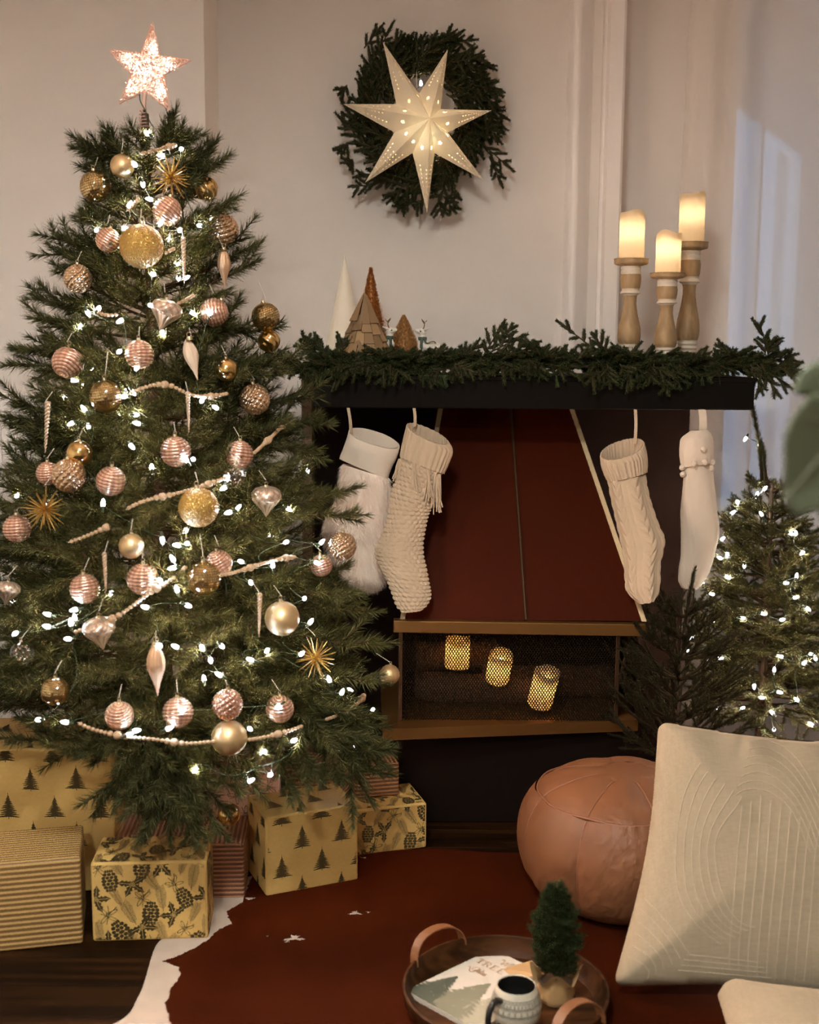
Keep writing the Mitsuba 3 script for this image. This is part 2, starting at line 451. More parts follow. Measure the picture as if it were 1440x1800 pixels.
for lab, pos, col_ in (('round flush ceiling lamp in front of the fireplace', LAMP_POS, LAMP_RGB), ('round flush ceiling lamp at the rear of the room', REAR_POS, REAR_RGB)):
    lp = thing('ceiling_lamp', lab, 'lamp', 'ceiling lamps')
    put(lp, 'base', P(tr(lathe([(LAMP_R, pos[2]), (LAMP_R + .03, pos[2] + .02), (LAMP_R + .03, CEIL), (0, CEIL)], 40), mv(pos[0], pos[1], 0)), M_TRIM))
    put(lp, 'diffuser', lamp(P(tr(lathe([(1e-4, -.012), (LAMP_R * .6, -.010), (LAMP_R - .01, 0.004), (LAMP_R - .004, .02)], 40), mv(*pos)), M_BULB), col_, LAMP_WEIGHT))

# sheer curtain with folds
cu = thing('sheer_curtain', 'white sheer curtain hanging beside the candle holders', 'curtain')
nu_, nv_ = 260, 60
s = np.linspace(0, 1, nu_)
edge = [(0, 1217), (60, 1207), (200, 1203), (300, 1197), (400, 1190), (600, 1184), (900, 1178), (1300, 1172)]
YC = 4.10
zz = np.linspace(CEIL - .08, 0.02, nv_)
ez = np.array([at(x, y, YC)[[0, 2]] for y, x in edge])
ex = np.interp(zz, ez[::-1, 1], ez[::-1, 0])
fold = 0.010 * np.sin(s * 58 + 2 * np.sin(s * 9)) + 0.014 * np.sin(s * 25 + 1.3)
V = np.zeros((nv_, nu_, 3))
for i in range(nv_):
    V[i, :, 0] = ex[i] + s * 1.25
    hem = 1 - 0.25 * (zz[i] / CEIL)
    V[i, :, 1] = YC + fold * hem + 0.02 * np.sin(s * 14 + zz[i] * 2.0) - .10 * s
    V[i, :, 2] = zz[i]
put(cu, 'cloth', P((V.reshape(-1, 3), grid_faces(nv_, nu_, False)), 'mat_sheer', True))
put(cu, 'rod', P(tube([(0.72, YC - .01, CEIL - .07), (2.6, YC - .14, CEIL - .07)], .011, 10), M_BRASS))

# ------------------------------------------------------------------ fireplace
fp = thing('fireplace', 'dark fireplace with copper brown hood, brass trim and black mantel shelf', 'fireplace')
MZ1 = at(940, 662, 3.5)[2]; MZ0 = at(940, 719, 3.5)[2]
mx0, mx1 = at(551, 690, 3.5)[0], at(1327, 690, 3.5)[0]
put(fp, 'mantel_shelf', P(cat([rbox(mx0, mx1, 3.5, 3.965, MZ0, MZ1 - .006, .004), rbox(mx0 - .004, mx1 + .003, 3.494, 3.965, MZ1 - .012, MZ1, .003)]), M_MANTEL))
sx0, sx1 = at(553, 900, 3.86)[0], at(1207, 900, 3.86)[0]
put(fp, 'surround_panel', P(rbox(sx0, sx1, 3.86, 3.965, 0, MZ0 - .001, .004), M_SURR))
for xx in (sx0 - .035, ):
    put(fp, 'side_board', P(rbox(xx, sx0 - .002, 3.80, 3.965, 0, MZ1 - .02, .003), M_SIDEWOOD), 'brown wooden side board')
bt = at(910, 1090, 3.36)[2]            # top of the hood's bar
hl0, hr0 = at(772, 724, 3.78)[0], at(1006, 724, 3.78)[0]
hl1, hr1 = at(703, 1090, 3.36)[0], at(1136, 1096, 3.36)[0]
F0 = np.array([[hl0, 3.78, MZ0], [hr0, 3.78, MZ0], [hr1, 3.36, bt], [hl1, 3.36, bt]])
B0 = np.array([[hl0, 3.855, MZ0], [hr0, 3.855, MZ0], [hr1 - .0, 3.855, bt], [hl1, 3.855, bt]])
sm_t, sm_b = at(897, 722, 3.78)[0], at(924, 1090, 3.36)[0]
ft = np.array([sm_t, 3.78, MZ0]); fb = np.array([sm_b, 3.36, bt])


def sheet(a, b, c, d, th=(0, -.003, 0)):
    q = np.array([a, b, c, d]); v = np.vstack([q, q + np.array(th)])
    f = np.array([[0, 1, 2], [0, 2, 3], [4, 6, 5], [4, 7, 6], [0, 4, 5], [0, 5, 1], [1, 5, 6], [1, 6, 2], [2, 6, 7], [2, 7, 3], [3, 7, 4], [3, 4, 0]])
    return v, f


put('fireplace__hood', 'panel', P(sheet(F0[0], ft, fb, F0[3]), M_HOOD))
put('fireplace__hood', 'panel', P(sheet(ft, F0[1], F0[2], fb), M_HOOD))
put('fireplace__hood', 'side', P(sheet(B0[0], F0[0], F0[3], B0[3], (.003, 0, 0)), M_HOOD))
put('fireplace__hood', 'side', P(sheet(F0[1], B0[1], B0[2], F0[2], (-.003, 0, 0)), M_HOOD))
put('fireplace__hood', 'seam', P(tube(curve([ft + [0, -.004, 0], fb + [0, -.004, 0]], 4), .0045, 6, flat=1.8), M_DARKPOST))
for a, b in ((F0[0], F0[3]), (F0[1], F0[2])):
    sgn = -1 if a[0] < 0.2 else 1
    o = np.array([0, -.006, 0])
    put('fireplace__hood', 'trim', P(sheet(a + o, a + o + [-sgn * .0145, 0, 0], b + o + [-sgn * .0145, 0, 0], b + o), M_PALEBRASS), 'pale brass edge strip')
bl, br = at(692, 1090, 3.34), at(1140, 1097, 3.34)
bh = 0.036
bar = rbox(-.5, .5, -.018, .018, -bh, 0, .003)
yaw = math.degrees(math.atan2(br[2] - bl[2], br[0] - bl[0]))
put('fireplace__hood', 'bar', P(tr(tr(bar, scl(np.linalg.norm(br - bl), 1, 1)), mv(*((bl + br) / 2 + [0, .012, 0])) @ rot([0, 1, 0], -yaw)), M_DKBRASS), 'brass bar along the foot of the hood')
ll, lr = at(673, 1278, 3.30), at(1122, 1269, 3.40)
lv = np.array([ll, lr, [lr[0] + .02, 3.855, lr[2]], [ll[0] - .02, 3.855, ll[2]]])
LZ = (ll[2] + lr[2]) / 2; lv[:, 2] = LZ
v = np.vstack([lv, lv - [0, 0, .034]])
put(fp, 'hearth_ledge', P((v, np.array([[0, 1, 2], [0, 2, 3], [4, 6, 5], [4, 7, 6], [0, 4, 5], [0, 5, 1], [1, 5, 6], [1, 6, 2], [2, 6, 7], [2, 7, 3], [3, 7, 4], [3, 4, 0]])), M_DKBRASS), 'aged brass hearth ledge')
put(fp, 'base', P(rbox(ll[0] + .03, lr[0] - .03, 3.42, 3.855, 0.0, LZ - .034, .004), M_SURR))
put('fireplace__firebox', 'lining', P(cat([box(hl1 + .0, hr1 - .0, 3.84, 3.858, LZ, bt), box(hl1 + .004, hl1 + .012, 3.42, 3.84, LZ, bt - .04), box(hr1 - .012, hr1 - .004, 3.46, 3.84, LZ, bt - .04)]), M_SOOT))
# woven screen
ys = 3.385
sx_0, sx_1, sz0, sz1 = at(704, 1200, ys)[0], at(1084, 1200, ys)[0], LZ + .002, bt - bh
wires, pitch = [], 0.0083
for sl in (1.55, -1.55):
    a = math.atan(sl)
    h = sz1 - sz0
    n = int((sx_1 - sx_0 + h / 1.55) / pitch)
    for k in range(n + 1):
        x = sx_0 + k * pitch - (h / 1.55 if sl > 0 else 0)
        p0, p1 = np.array([x, sz0]), np.array([x + h / sl, sz1])
        if sl < 0: p0, p1 = np.array([x, sz0]), np.array([x - h / 1.55, sz1])
        g = sg.LineString([p0, p1]).intersection(sg.box(sx_0, sz0, sx_1, sz1))
        if g.is_empty or g.geom_type != 'LineString': continue
        (ax, az), (bx_, bz) = list(g.coords)
        y = ys + (.0008 if sl > 0 else -.0008)
        wires.append(tube([(ax, y, az), (bx_, y, bz)], .00125, 4, False))
put('fireplace__firebox', 'mesh_screen', P(cat(wires), M_MESH), 'fine woven wire screen', 'stuff')
for x in (sx_0, sx_1):
    put('fireplace__firebox', 'screen_post', P(rbox(x - .006, x + .006, ys - .007, ys + .007, LZ, bt - bh, .002), M_DARKPOST))
xr = at(1108, 1125, 3.5)[0]
put('fireplace__firebox', 'screen_post', P(tube([(sx_1 - .01, 3.43, LZ), (xr, 3.45, bt - bh)], .006, 6), M_DARKPOST))
# logs and the flameless candles on them
for k, (px, py, Yl, ln, rd) in enumerate([(850, 1262, 3.56, .42, .045), (960, 1240, 3.63, .40, .05), (800, 1200, 3.64, .26, .045)]):
    c = at(px, py, Yl)
    if k < 2: c[2] = LZ + rd + .001 + .0 * k
    else: c[2] = LZ + .045 + .085
    q = np.linspace(-1, 1, 26)[:, None]
    lg = tube(c + q * np.array([ln / 2, 0.02 * (k - 1), 0.0]), rd * (1 + .05 * np.sin(q[:, 0] * 7 + k)), 20)
    v = lg[0] + (meshkit.noise(lg[0] * 60, k)[:, None] - .5) * .006
    t = thing('log', ['charred log lying at the front of the firebox', 'charred log lying behind at the right of the firebox', 'charred log stacked on top at the left of the firebox'][k], 'log', 'logs in the firebox')
    put(t, 'body', P((v, lg[1]), M_LOG, 40))


def candle_mesh(r, h, seed, wall=.0028):
    rg = np.random.default_rng(seed)
    seg, n = 48, 10
    a = np.arange(seg) * 2 * np.pi / seg
    top = h + .004 * np.sin(a * 2 + rg.uniform(0, 6)) + .0025 * np.sin(a * 3 + rg.uniform(0, 6))
    rows = [(r * .97, 0 * a), (r, 0 * a + .003)] + [(r * (1 + .006 * math.sin(i)), .003 + (top - .006) * i / n) for i in range(1, n)]
    rows += [(r - .0005, top - .002), (r - .0025, top), (r - .005, top - .003), (r - .006, top - .022), (r * .55, top - .026), (r * .02, top - .027)]
    v = np.vstack([np.stack([q * np.cos(a), q * np.sin(a), z], 1) for q, z in rows])
    return v, grid_faces(len(rows), seg)


CANDLE_RGB = [17.0, 12.6, 8.0]


def candle(name, label, base, r, h, M, seed, group, power=1.0, tint=(1, 1, 1)):
    t = thing(name, label, 'candle', group)
    B = mv(*base) @ M
    put(t, 'wax', P(tr(candle_mesh(r, h, seed), B), M_WAX, 50))
    put(t, 'base', P(tr(lathe([(1e-4, 0.0002), (r * .96, 0.0002), (r * .96, .002), (1e-4, .0021)], 32), B), M_CONE))
    led = tr(lathe([(1e-4, 0), (.009, .006), (.0105, .016), (.007, .032), (1e-4, .042)], 12), B @ mv(0, 0, h * .42))
    put(t, 'flame_bulb', lamp(P(led, M_BULB), [c * power * q for c, q in zip(CANDLE_RGB, tint)], 12), 'warm glowing bulb inside')
    return t


def span(px0, px1, py, Y): return at(px1, py, Y)[0] - at(px0, py, Y)[0]


fire = [('short pillar candle glowing behind the screen, leftmost of three in the firebox', (803, 1173), 3.55, 43, .095, 0, 2, -2),
        ('open topped pillar candle glowing in the middle of the firebox', (874, 1194), 3.50, 42, .095, 22, 6, 3),
        ('tallest pillar candle leaning at the right of the firebox', (948, 1238), 3.46, 44, .120, 16, 10, 5)]
for k, (lab, p, Yc, wpx, h, back, lean, sd) in enumerate(fire):
    r = span(p[0] - wpx / 2, p[0] + wpx / 2, p[1], Yc) / 2
    Mx = rot([0, 1, 0], lean) @ rot([1, 0, 0], back)
    candle('pillar_candle', lab, at(p[0], p[1], Yc), r, h, Mx, 30 + k, 'candles in the firebox', 2.6, (1.2, .60, .27))

# candle holders on the mantel
prof = [(28, 0), (29, -1), (29, -5), (27, -9), (19, -11), (16.5, -13), (17.5, -15), (16.5, -18), (17.5, -21), (16.8, -24), (17.5, -28), (17.6, -38), (15.5, -48),
        (14, -50), (17, -53), (17, -55.5), (12.5, -58), (10.8, -66), (11.5, -76), (14.5, -92), (18.5, -108), (19.8, -120), (19, -131), (16.3, -138), (17, -141), (15.2, -144), (17, -147),
        (15.2, -150), (15.5, -153), (14.8, -158), (12, -172)]
white = [(-12, -25), (-48, -58), (-136, -152)]
names = [('turned wood candle holder with whitewashed rings, leftmost of the three', (1110, 455), 3.64, 1.0), ('shortest turned wood candle holder, in front between the other two', (1174, 480), 3.60, .86),
         ('tallest turned wood candle holder, beside the curtain', (1215, 426), 3.76, 1.12)]
ctops = [(1112, 373), (1174, 409), (1211, 341)]
for k, (lab, (px, py), Yc, q) in enumerate(names):
    c = at(px, py, Yc); sc = Yc / 2080
    H = c[2] - MZ1
    pr = np.array(prof, float) * sc
    body = pr[pr[:, 1] < -8 * sc]
    low = -172 * sc
    keep = (H - .03) / (-low)
    pr[:, 1] *= keep
    foot = np.array([(12.5 * sc, -H + .022), (20 * sc, -H + .016), (23 * sc, -H + .010), (23 * sc, -H), (1e-4, -H)])
    full = np.vstack([[(1e-4, 0)], pr, foot])
    dn = CubicSpline(np.arange(len(full)), full)  # dense rows for soft turning
    m = lathe(np.vstack([full[:2], dn(np.linspace(1, len(full) - 2, 150)), full[-1:]]), 40)
    zrel = m[0][:, 2] / (sc * keep)
    wmask = np.any([(zrel < a) & (zrel > b) for a, b in white], axis=0)
    g = meshkit.fbm(m[0] * [90, 90, 14], 3) if hasattr(meshkit, 'fbm') else meshkit.noise(m[0] * [90, 90, 14])
    base_c = np.array([.29, .19, .095]) * (0.55 + .9 * g)[:, None]
    colr = np.where(wmask[:, None], np.array([.60, .52, .42]) * (.85 + .25 * g)[:, None], base_c)
    t = thing('candle_holder', lab, 'candle holder', 'turned wood candle holders on the mantel')
    put(t, 'body', P(tr(m, mv(*c)), M_HOLD, True, color=colr))
    ch = at(*ctops[k], Yc)[2] - c[2]
    candle('pillar_candle', ['lit ivory pillar candle on the leftmost candle holder', 'lit ivory pillar candle on the shortest candle holder', 'lit ivory pillar candle on the tallest candle holder'][k],
           c + [0, 0, .0005], 21.5 * Yc / 2090, ch, np.eye(4), 50 + k, 'candles on the mantel')

# ------------------------------------------------------------------ conifers
GREENS = np.array([[.034, .037, .013], [.060, .064, .024], [.105, .101, .044], [.045, .053, .026]])


def branch(P0, tip, rng, sag=0.06, twigs=9, needle=.046, dens=760, tw=.115, greens=GREENS, keep=None, width=.0027, spread=40, up=None):
    """A side branch: stem from P0 to tip with pairs of twigs, all set with needles."""
    P0, tip = np.asarray(P0, float), np.asarray(tip, float)
    L = np.linalg.norm(tip - P0)
    mid = (P0 + tip) / 2 + np.array([0, 0, -sag * L]) + rng.normal(0, .015 * L, 3)
    C = curve([P0, mid, tip], 16)
    stems = [(C, .0045, .0016, .30)]
    t, n, b = frames(C)
    side = unit(np.cross(t, [0, 0, 1.0]))
    for k in range(twigs):
        s = 0.30 + 0.66 * (k + rng.uniform(0, .6)) / twigs
        i = min(int(s * 15), 14)
        sd = 1 if k % 2 else -1
        a = math.radians(rng.normal(spread, 9))
        upv = np.cross(side[i], t[i])
        d = unit(math.cos(a) * t[i] + math.sin(a) * (sd * side[i] * rng.uniform(.75, 1) + upv * rng.normal(0.1, .45)))
        ln = min(tw, L * .45) * rng.uniform(.65, 1.15) * (1.25 - .55 * s)
        q = C[i] + d * np.linspace(0, ln, 7)[:, None] + np.array([0, 0, 1]) * (np.linspace(0, 1, 7) ** 2 * ln * rng.normal(.05, .1))[:, None]
        stems.append((q, .0026, .0012, .10))
    ms, cols = [], []
    for q, r0, r1, start in stems:
        tip_pt = q[-1]
        if keep is not None and not keep(q[len(q) // 2]) or (keep is not None and not keep(tip_pt)):
            if q is not C: continue
        m = tube(q, np.linspace(r0, r1, len(q)), 5, False)
        ms.append(m); cols.append(np.tile([.045, .032, .018], (len(m[0]), 1)))
        ln = np.linalg.norm(np.diff(q, axis=0), axis=1).sum()
        N = int(ln * (1 - start) * dens) + 14
        u = start + (1 - start) * rng.random(N) ** .85
        u[-14:] = 1.0
        x = u * (len(q) - 1); i = np.clip(x.astype(int), 0, len(q) - 2); fr = (x - i)[:, None]
        pos = q[i] * (1 - fr) + q[i + 1] * fr
        tt, nn, bb = frames(q)
        ang = rng.uniform(0, 2 * np.pi, N)
        open_ = np.radians(np.where(u > .97, rng.uniform(5, 35, N), rng.uniform(28, 58, N)))
        d = np.cos(open_)[:, None] * tt[i] + np.sin(open_)[:, None] * (np.cos(ang)[:, None] * nn[i] + np.sin(ang)[:, None] * bb[i])
        ln_ = needle * rng.uniform(.7, 1.1, N) * (1 - .25 * u)
        if keep is not None:
            ok = keep(pos + d * ln_[:, None])
            pos, d, ln_ = pos[ok], d[ok], ln_[ok]
            if not len(pos): continue
        sp = spikes(pos, d, ln_, width, rng)
        g = greens[rng.integers(0, len(greens), len(pos))] * rng.uniform(.7, 1.25, (len(pos), 1))
        ms.append(sp); cols.append(np.repeat(g, 3, 0))
    if not ms: return None
    return cat(ms), np.vstack(cols)


TY, TX = 3.08, at(285, 1000, 3.08)[0]
rz = [(195, .04), (240, .118), (330, .150), (430, .178), (530, .222), (600, .252), (700, .305), (850, .41), (1000, .49), (1150, .55), (1250, .555), (1330, .51), (1420, .40)]
RZ = np.array([(at(285, y, TY)[2], r) for y, r in rz])[::-1]


def RT(z): return np.interp(z, RZ[:, 0], RZ[:, 1])


TOPX = at(256, 235, TY)[0]


def axis(z):
    return np.array([TX + (TOPX - TX) * np.clip((z - .4) / 1.5, 0, 1), TY])


def on_tree(px, py, k=.93):
    d = ray(px, py); best, bp = 1e9, None
    for Y in np.arange(TY - .75, TY + .02, .005):
        p = EYE + d * (Y / d[1])
        q = np.hypot(*(p[:2] - axis(p[2]))) / max(RT(p[2]), .05)
        if q <= k: return p
        if q < best: best, bp = q, p
    return bp


# ornaments are listed first, so that the foliage can be parted around them
ORN = [  # kind, px, py, radius in px, label
    ('rib', 119, 637, 27, 'rose gold ribbed ball near the left edge of the tree, above the gold mirror ball'),
    ('rib', 245, 623, 25, 'rose gold ribbed ball right of centre above the long upper bead strand'),
    ('rib', 376, 549, 25, 'rose gold ball with upright ribs, right of the champagne onion ornament'),
    ('rib', 190, 422, 21, 'rose gold ribbed ball left of the big gold glitter ball'),
    ('rib', 294, 371, 25, 'rose gold ribbed ball just under the topmost gold starburst'),
    ('rib', 309, 794, 27, 'rose gold ribbed ball with a white glint in the middle of the tree'),
    ('rib', 421, 799, 25, 'rose gold ribbed ball resting against the clear glass ball'),
    ('rib', 195, 846, 26, 'rose gold ribbed ball crossed by a dark sprig, right of the mercury glass ball'),
    ('rib', 84, 832, 20, 'rose gold ribbed ball half hidden behind the mercury glass ball at the left'),
    ('rib', 30, 929, 24, 'rose gold ribbed ball at the left edge below the gold starburst'),
    ('rib', 149, 1035, 26, 'rose gold ribbed ball split by a hanging sprig, left of the glitter icicle'),
    ('rib', 251, 1018, 28, 'rose gold ribbed ball behind the middle of the long slanting bead strand'),
    ('rib', 385, 990, 24, 'rose gold ribbed ball peeking over the lower gold mirror ball'),
    ('rib', 565, 994, 20, 'rose gold ribbed ball beside the white fur stocking'),
    ('rib', 313, 1252, 27, 'rose gold ribbed ball in the bottom row, above the lowest bead strand'),
    ('rib', 492, 1246, 25, 'rose gold ribbed ball in the bottom row, rightmost'),
    ('rib', 210, 1258, 25, 'golden rose ribbed ball in the bottom row above the fir print gift'),
    ('disco', 186, 697, 28, 'gold mirror ball hanging on a pale loop at the upper left'),
    ('disco', 358, 1017, 30, 'gold mirror ball in the middle of the slanting bead strand'),
    ('disco', 467, 557, 25, 'gold mirror ball at the right edge of the tree'),
    ('disco', 168, 328, 26, 'gold mirror ball at the upper left edge of the tree'),
    ('disco', 97, 1215, 24, 'gold mirror ball half hidden in the low left branches'),
    ('glitter', 249, 433, 37, 'large gold glitter ball near the top of the tree'),
    ('glitter', 349, 892, 35, 'large copper gold glitter ball under the middle bead strand'),
    ('matte', 231, 960, 22, 'small matte gold ball hanging in front of dark branches'),
    ('matte', 496, 1087, 31, 'large satin gold ball behind a sprig at the right of the tree'),
    ('matte', 685, 1186, 18, 'small matte gold ball hanging in front of the fire screen'),
    ('matte', 403, 1297, 31, 'large satin gold ball behind the lowest bead strand'),
    ('matte', 215, 292, 20, 'satin green gold ball near the top left of the tree'),
    ('shiny', 398, 650, 20, 'shiny gold ball at the right, below the onion ornament'),
    ('shiny', 403, 1431, 19, 'shiny gold ball resting on the red striped gift'),
    ('shiny', 140, 797, 22, 'shiny pale gold ball above the mercury glass ball at the left'),
    ('swirl', 473, 600, 19, 'small gold ball with swirling relief hanging under the mirror ball at the right edge'),
    ('swirl', 363, 332, 19, 'small gold ball with swirling relief near the top right of the tree'),
    ('diamond', 121, 836, 29, 'pale mercury glass ball with diamond relief at the left of the tree'),
    ('diamond', 602, 960, 25, 'copper mercury glass ball with diamond relief in front of the white fur stocking'),
    ('diamond', 137, 490, 24, 'pale mercury glass ball with diamond relief at the upper left edge'),
    ('diamond', 392, 405, 27, 'mercury glass ball with diamond relief at the upper right edge'),
    ('diamond', 448, 702, 27, 'mercury glass ball with diamond relief at the end of the upper bead strand'),
    ('rosediamond', 400, 1238, 27, 'rose mercury glass ball with diamond relief above the large satin gold ball'),
    ('clear', 413, 836, 21, 'clear glass ball at the end of the middle bead strand'),
    ('clear', 39, 1148, 20, 'clear glass ball with gold cap low at the left edge'),
    ('onion', 291, 550, 27, 'champagne onion shaped ornament with pointed foot in the upper middle'),
    ('onion', 468, 878, 27, 'champagne onion shaped ornament with pointed foot at the right of the tree'),
    ('onion', 14, 1040, 20, 'copper onion shaped ornament at the left edge of the photo'),
    ('onion', 175, 1110, 28, 'champagne onion shaped ornament at the left end of the slanting bead strand'),
    ('icicle', 323, 458, 40, 'thin twisted icicle ornament near the top of the tree'),
    ('icicle', 331, 724, 36, 'thin twisted icicle ornament crossing the upper bead strand'),
    ('icicle', 82, 751, 44, 'thin twisted icicle ornament at the left edge of the tree'),
    ('icicle', 185, 1008, 37, 'copper glitter icicle ornament below the short bead strand'),
    ('icicle', 456, 1081, 40, 'thin twisted icicle ornament left of the large satin gold ball'),
    ('burst', 300, 312, 38, 'gold starburst ornament near the top of the tree'),
    ('burst', 79, 896, 40, 'gold starburst ornament at the left of the tree'),
    ('burst', 555, 1157, 40, 'gold starburst ornament low at the right of the tree'),
    ('spindle', 275, 1178, 48, 'blush glitter finial hanging low in the middle of the tree'),
    ('spindle', 394, 472, 34, 'blush finial at the upper right edge of the tree'),
    ('blushdrop', 338, 632, 38, 'beige satin finial half hidden in the middle of the tree'),
]
BULBS = [(239, 291), (181, 317), (226, 363), (215, 401), (189, 429), (262, 236), (288, 273), (318, 262), (251, 321), (267, 351), (278, 395), (354, 397), (373, 389), (300, 378), (317, 403), (171, 545), (153, 547),
         (215, 562), (120, 630), (211, 617), (238, 618), (239, 649), (232, 687), (222, 696), (267, 481), (314, 487), (263, 536), (336, 548), (369, 553), (354, 706), (382, 718), (150, 722), (236, 729), (245, 745),
         (181, 889), (128, 800), (229, 782), (329, 811), (339, 807), (398, 845), (397, 856), (406, 900), (505, 893), (285, 945), (316, 959), (330, 955), (505, 952), (376, 887), (88, 1081), (135, 1071), (87, 1102),
         (132, 1090), (125, 1099), (29, 1112), (123, 1123), (306, 986), (307, 998), (426, 988), (480, 997), (280, 1019), (312, 1040), (259, 1068), (327, 1063), (442, 1026), (354, 1136), (388, 1134), (312, 1138),
         (370, 1159), (389, 1188), (444, 1161), (282, 1136), (70, 1265), (119, 1270), (235, 1285), (224, 1292), (216, 1251), (293, 1282), (514, 1303), (438, 1280), (319, 1250), (493, 1239), (466, 1320), (563, 956),
         (540, 831), (535, 1053), (544, 1096), (528, 1151), (611, 1211), (580, 1198), (554, 988), (471, 1142), (655, 1248), (619, 1321), (590, 1322), (600, 1220)]
STRANDS = [[(245, 271), (275, 264), (308, 255)], [(222, 372), (243, 350)], [(172, 549), (188, 554), (206, 553)], [(312, 534), (328, 526), (342, 518)], [(290, 446), (306, 437)],
           [(226, 693), (255, 681), (300, 678), (330, 692), (365, 697), (398, 692)], [(445, 798), (470, 775), (495, 750)],
           [(120, 954), (150, 943), (187, 927)], [(222, 896), (250, 882), (300, 870), (345, 858), (394, 841)],
           [(130, 1112), (170, 1098), (215, 1078), (250, 1052), (290, 1026), (325, 998)], [(386, 1012), (430, 1001), (475, 987), (520, 979)],
           [(137, 1270), (155, 1279), (190, 1289), (230, 1296), (275, 1300), (330, 1307), (370, 1304), (440, 1300), (490, 1290), (530, 1277)], [(572, 1265), (600, 1255), (625, 1240), (640, 1222)]]
orn_pos = []
for kind, px, py, r, lab in ORN:
    k = .97 if kind != 'rib' else .93
    p = on_tree(px, py, k)
    if (px, py) == (685, 1186): p = at(685, 1186, 2.98)
    if (px, py) == (602, 960): p = at(602, 960, 2.93)
    if (px, py) == (403, 1431): p = at(403, 1431, 2.80)
    orn_pos.append(p)
bulb_pos = [on_tree(x, y, 1.0 if i % 3 else .9) for i, (x, y) in enumerate(BULBS)]
strand_pos = [np.array([on_tree(x, y, .99) for x, y in curve(np.array(s_, float), 60)]) for s_ in STRANDS]
clear_c, clear_r = [], []
for (kind, px, py, r, lab), p in zip(ORN, orn_pos):
    rm = r * p[1] / 2060
    if kind in ('icicle',): rm *= .45
    if kind in ('burst',): rm *= .75
    out = unit(np.append(p[:2] - axis(p[2]), 0)) * .35 + unit(EYE - p)
    for t in (0, .03, .06, .09, .13, .18): clear_c.append(p + unit(out) * t); clear_r.append(rm * (.96 if t else .9))
for p in bulb_pos:
    out = unit(np.append(p[:2] - axis(p[2]), 0)) * .4 + unit(EYE - p)
    for t in (0, .014, .03, .05, .075, .105): clear_c.append(p + unit(out) * t); clear_r.append(.0125)
for s_ in strand_pos:
    for p in s_[::2]:
        out = unit(np.append(p[:2] - axis(p[2]), 0)) * .3 + unit(EYE - p)
        for t in (0, .025, .05): clear_c.append(p + unit(out) * t); clear_r.append(.009)
from scipy.spatial import cKDTree
clear_c, clear_r = np.array(clear_c), np.array(clear_r)
_order = [np.where((clear_r >= a) & (clear_r < b))[0] for a, b in ((0, .0125), (.0125, .03), (.03, .045), (.045, .1))]
_trees = [(cKDTree(clear_c[i]), clear_r[i], clear_r[i].max()) for i in _order if len(i)]


def open_air(q):
    q = np.atleast_2d(q)
    ok = np.ones(len(q), bool)
    for tree, rr, mx in _trees:
        d, i = tree.query(q, k=4, distance_upper_bound=mx)
        for c in range(d.shape[1]):
            hit = np.isfinite(d[:, c])
            ok[hit] &= d[hit, c] > rr[np.minimum(i[hit, c], len(rr) - 1)]
    return ok if len(ok) > 1 else bool(ok[0])


ct = thing('christmas_tree', 'large decorated Christmas tree with long soft needles and warm lights', 'Christmas tree')
rng = np.random.default_rng(11)
ax_pts = [np.array([*axis(z), z]) for z in np.linspace(.06, at(256, 200, TY)[2], 12)]
put(ct, 'trunk', P(tube(ax_pts, np.linspace(.028, .009, 12), 10), M_BARK, True))
z_top = at(256, 250, TY)[2]
n_br, levels = 0, 25
for lv_ in range(levels):
    z = .50 + (z_top - .50) * (lv_ / (levels - 1)) ** .97
    R = RT(z)
    nb = int(round(6.2 + 7.6 * (R / .59)))
    for k in range(nb):
        a = 2 * math.pi * (k + rng.uniform(-.3, .3)) / nb + lv_ * 1.9
        back = math.sin(a) > .35
        if back and rng.random() < .35: continue
        Rk = R * rng.uniform(.80, 1.03) * (.9 if back else 1)
        el = np.interp(z, [.5, .8, 1.5, 1.95], [4, 9, 22, 34]) + rng.normal(0, 7)
        dz = math.tan(math.radians(el)) * Rk
        zt = z + rng.normal(0, .012)
        c = axis(z)
        tip = np.array([c[0] + Rk * math.cos(a), c[1] + Rk * math.sin(a), zt])
        root = np.array([*axis(max(z - dz * .8, .2)), max(zt - dz * .8, .22)])
        root[:2] += .02 * np.array([math.cos(a), math.sin(a)])
        m = branch(root, tip, rng, sag=.05, twigs=6 if R < .25 else 10, tw=.09 if R < .25 else .15, dens=820 if not back else 480, keep=open_air)
        if m is None: continue
        put(ct, 'branch', P(m[0], M_FOL, False, color=m[1])); n_br += 1
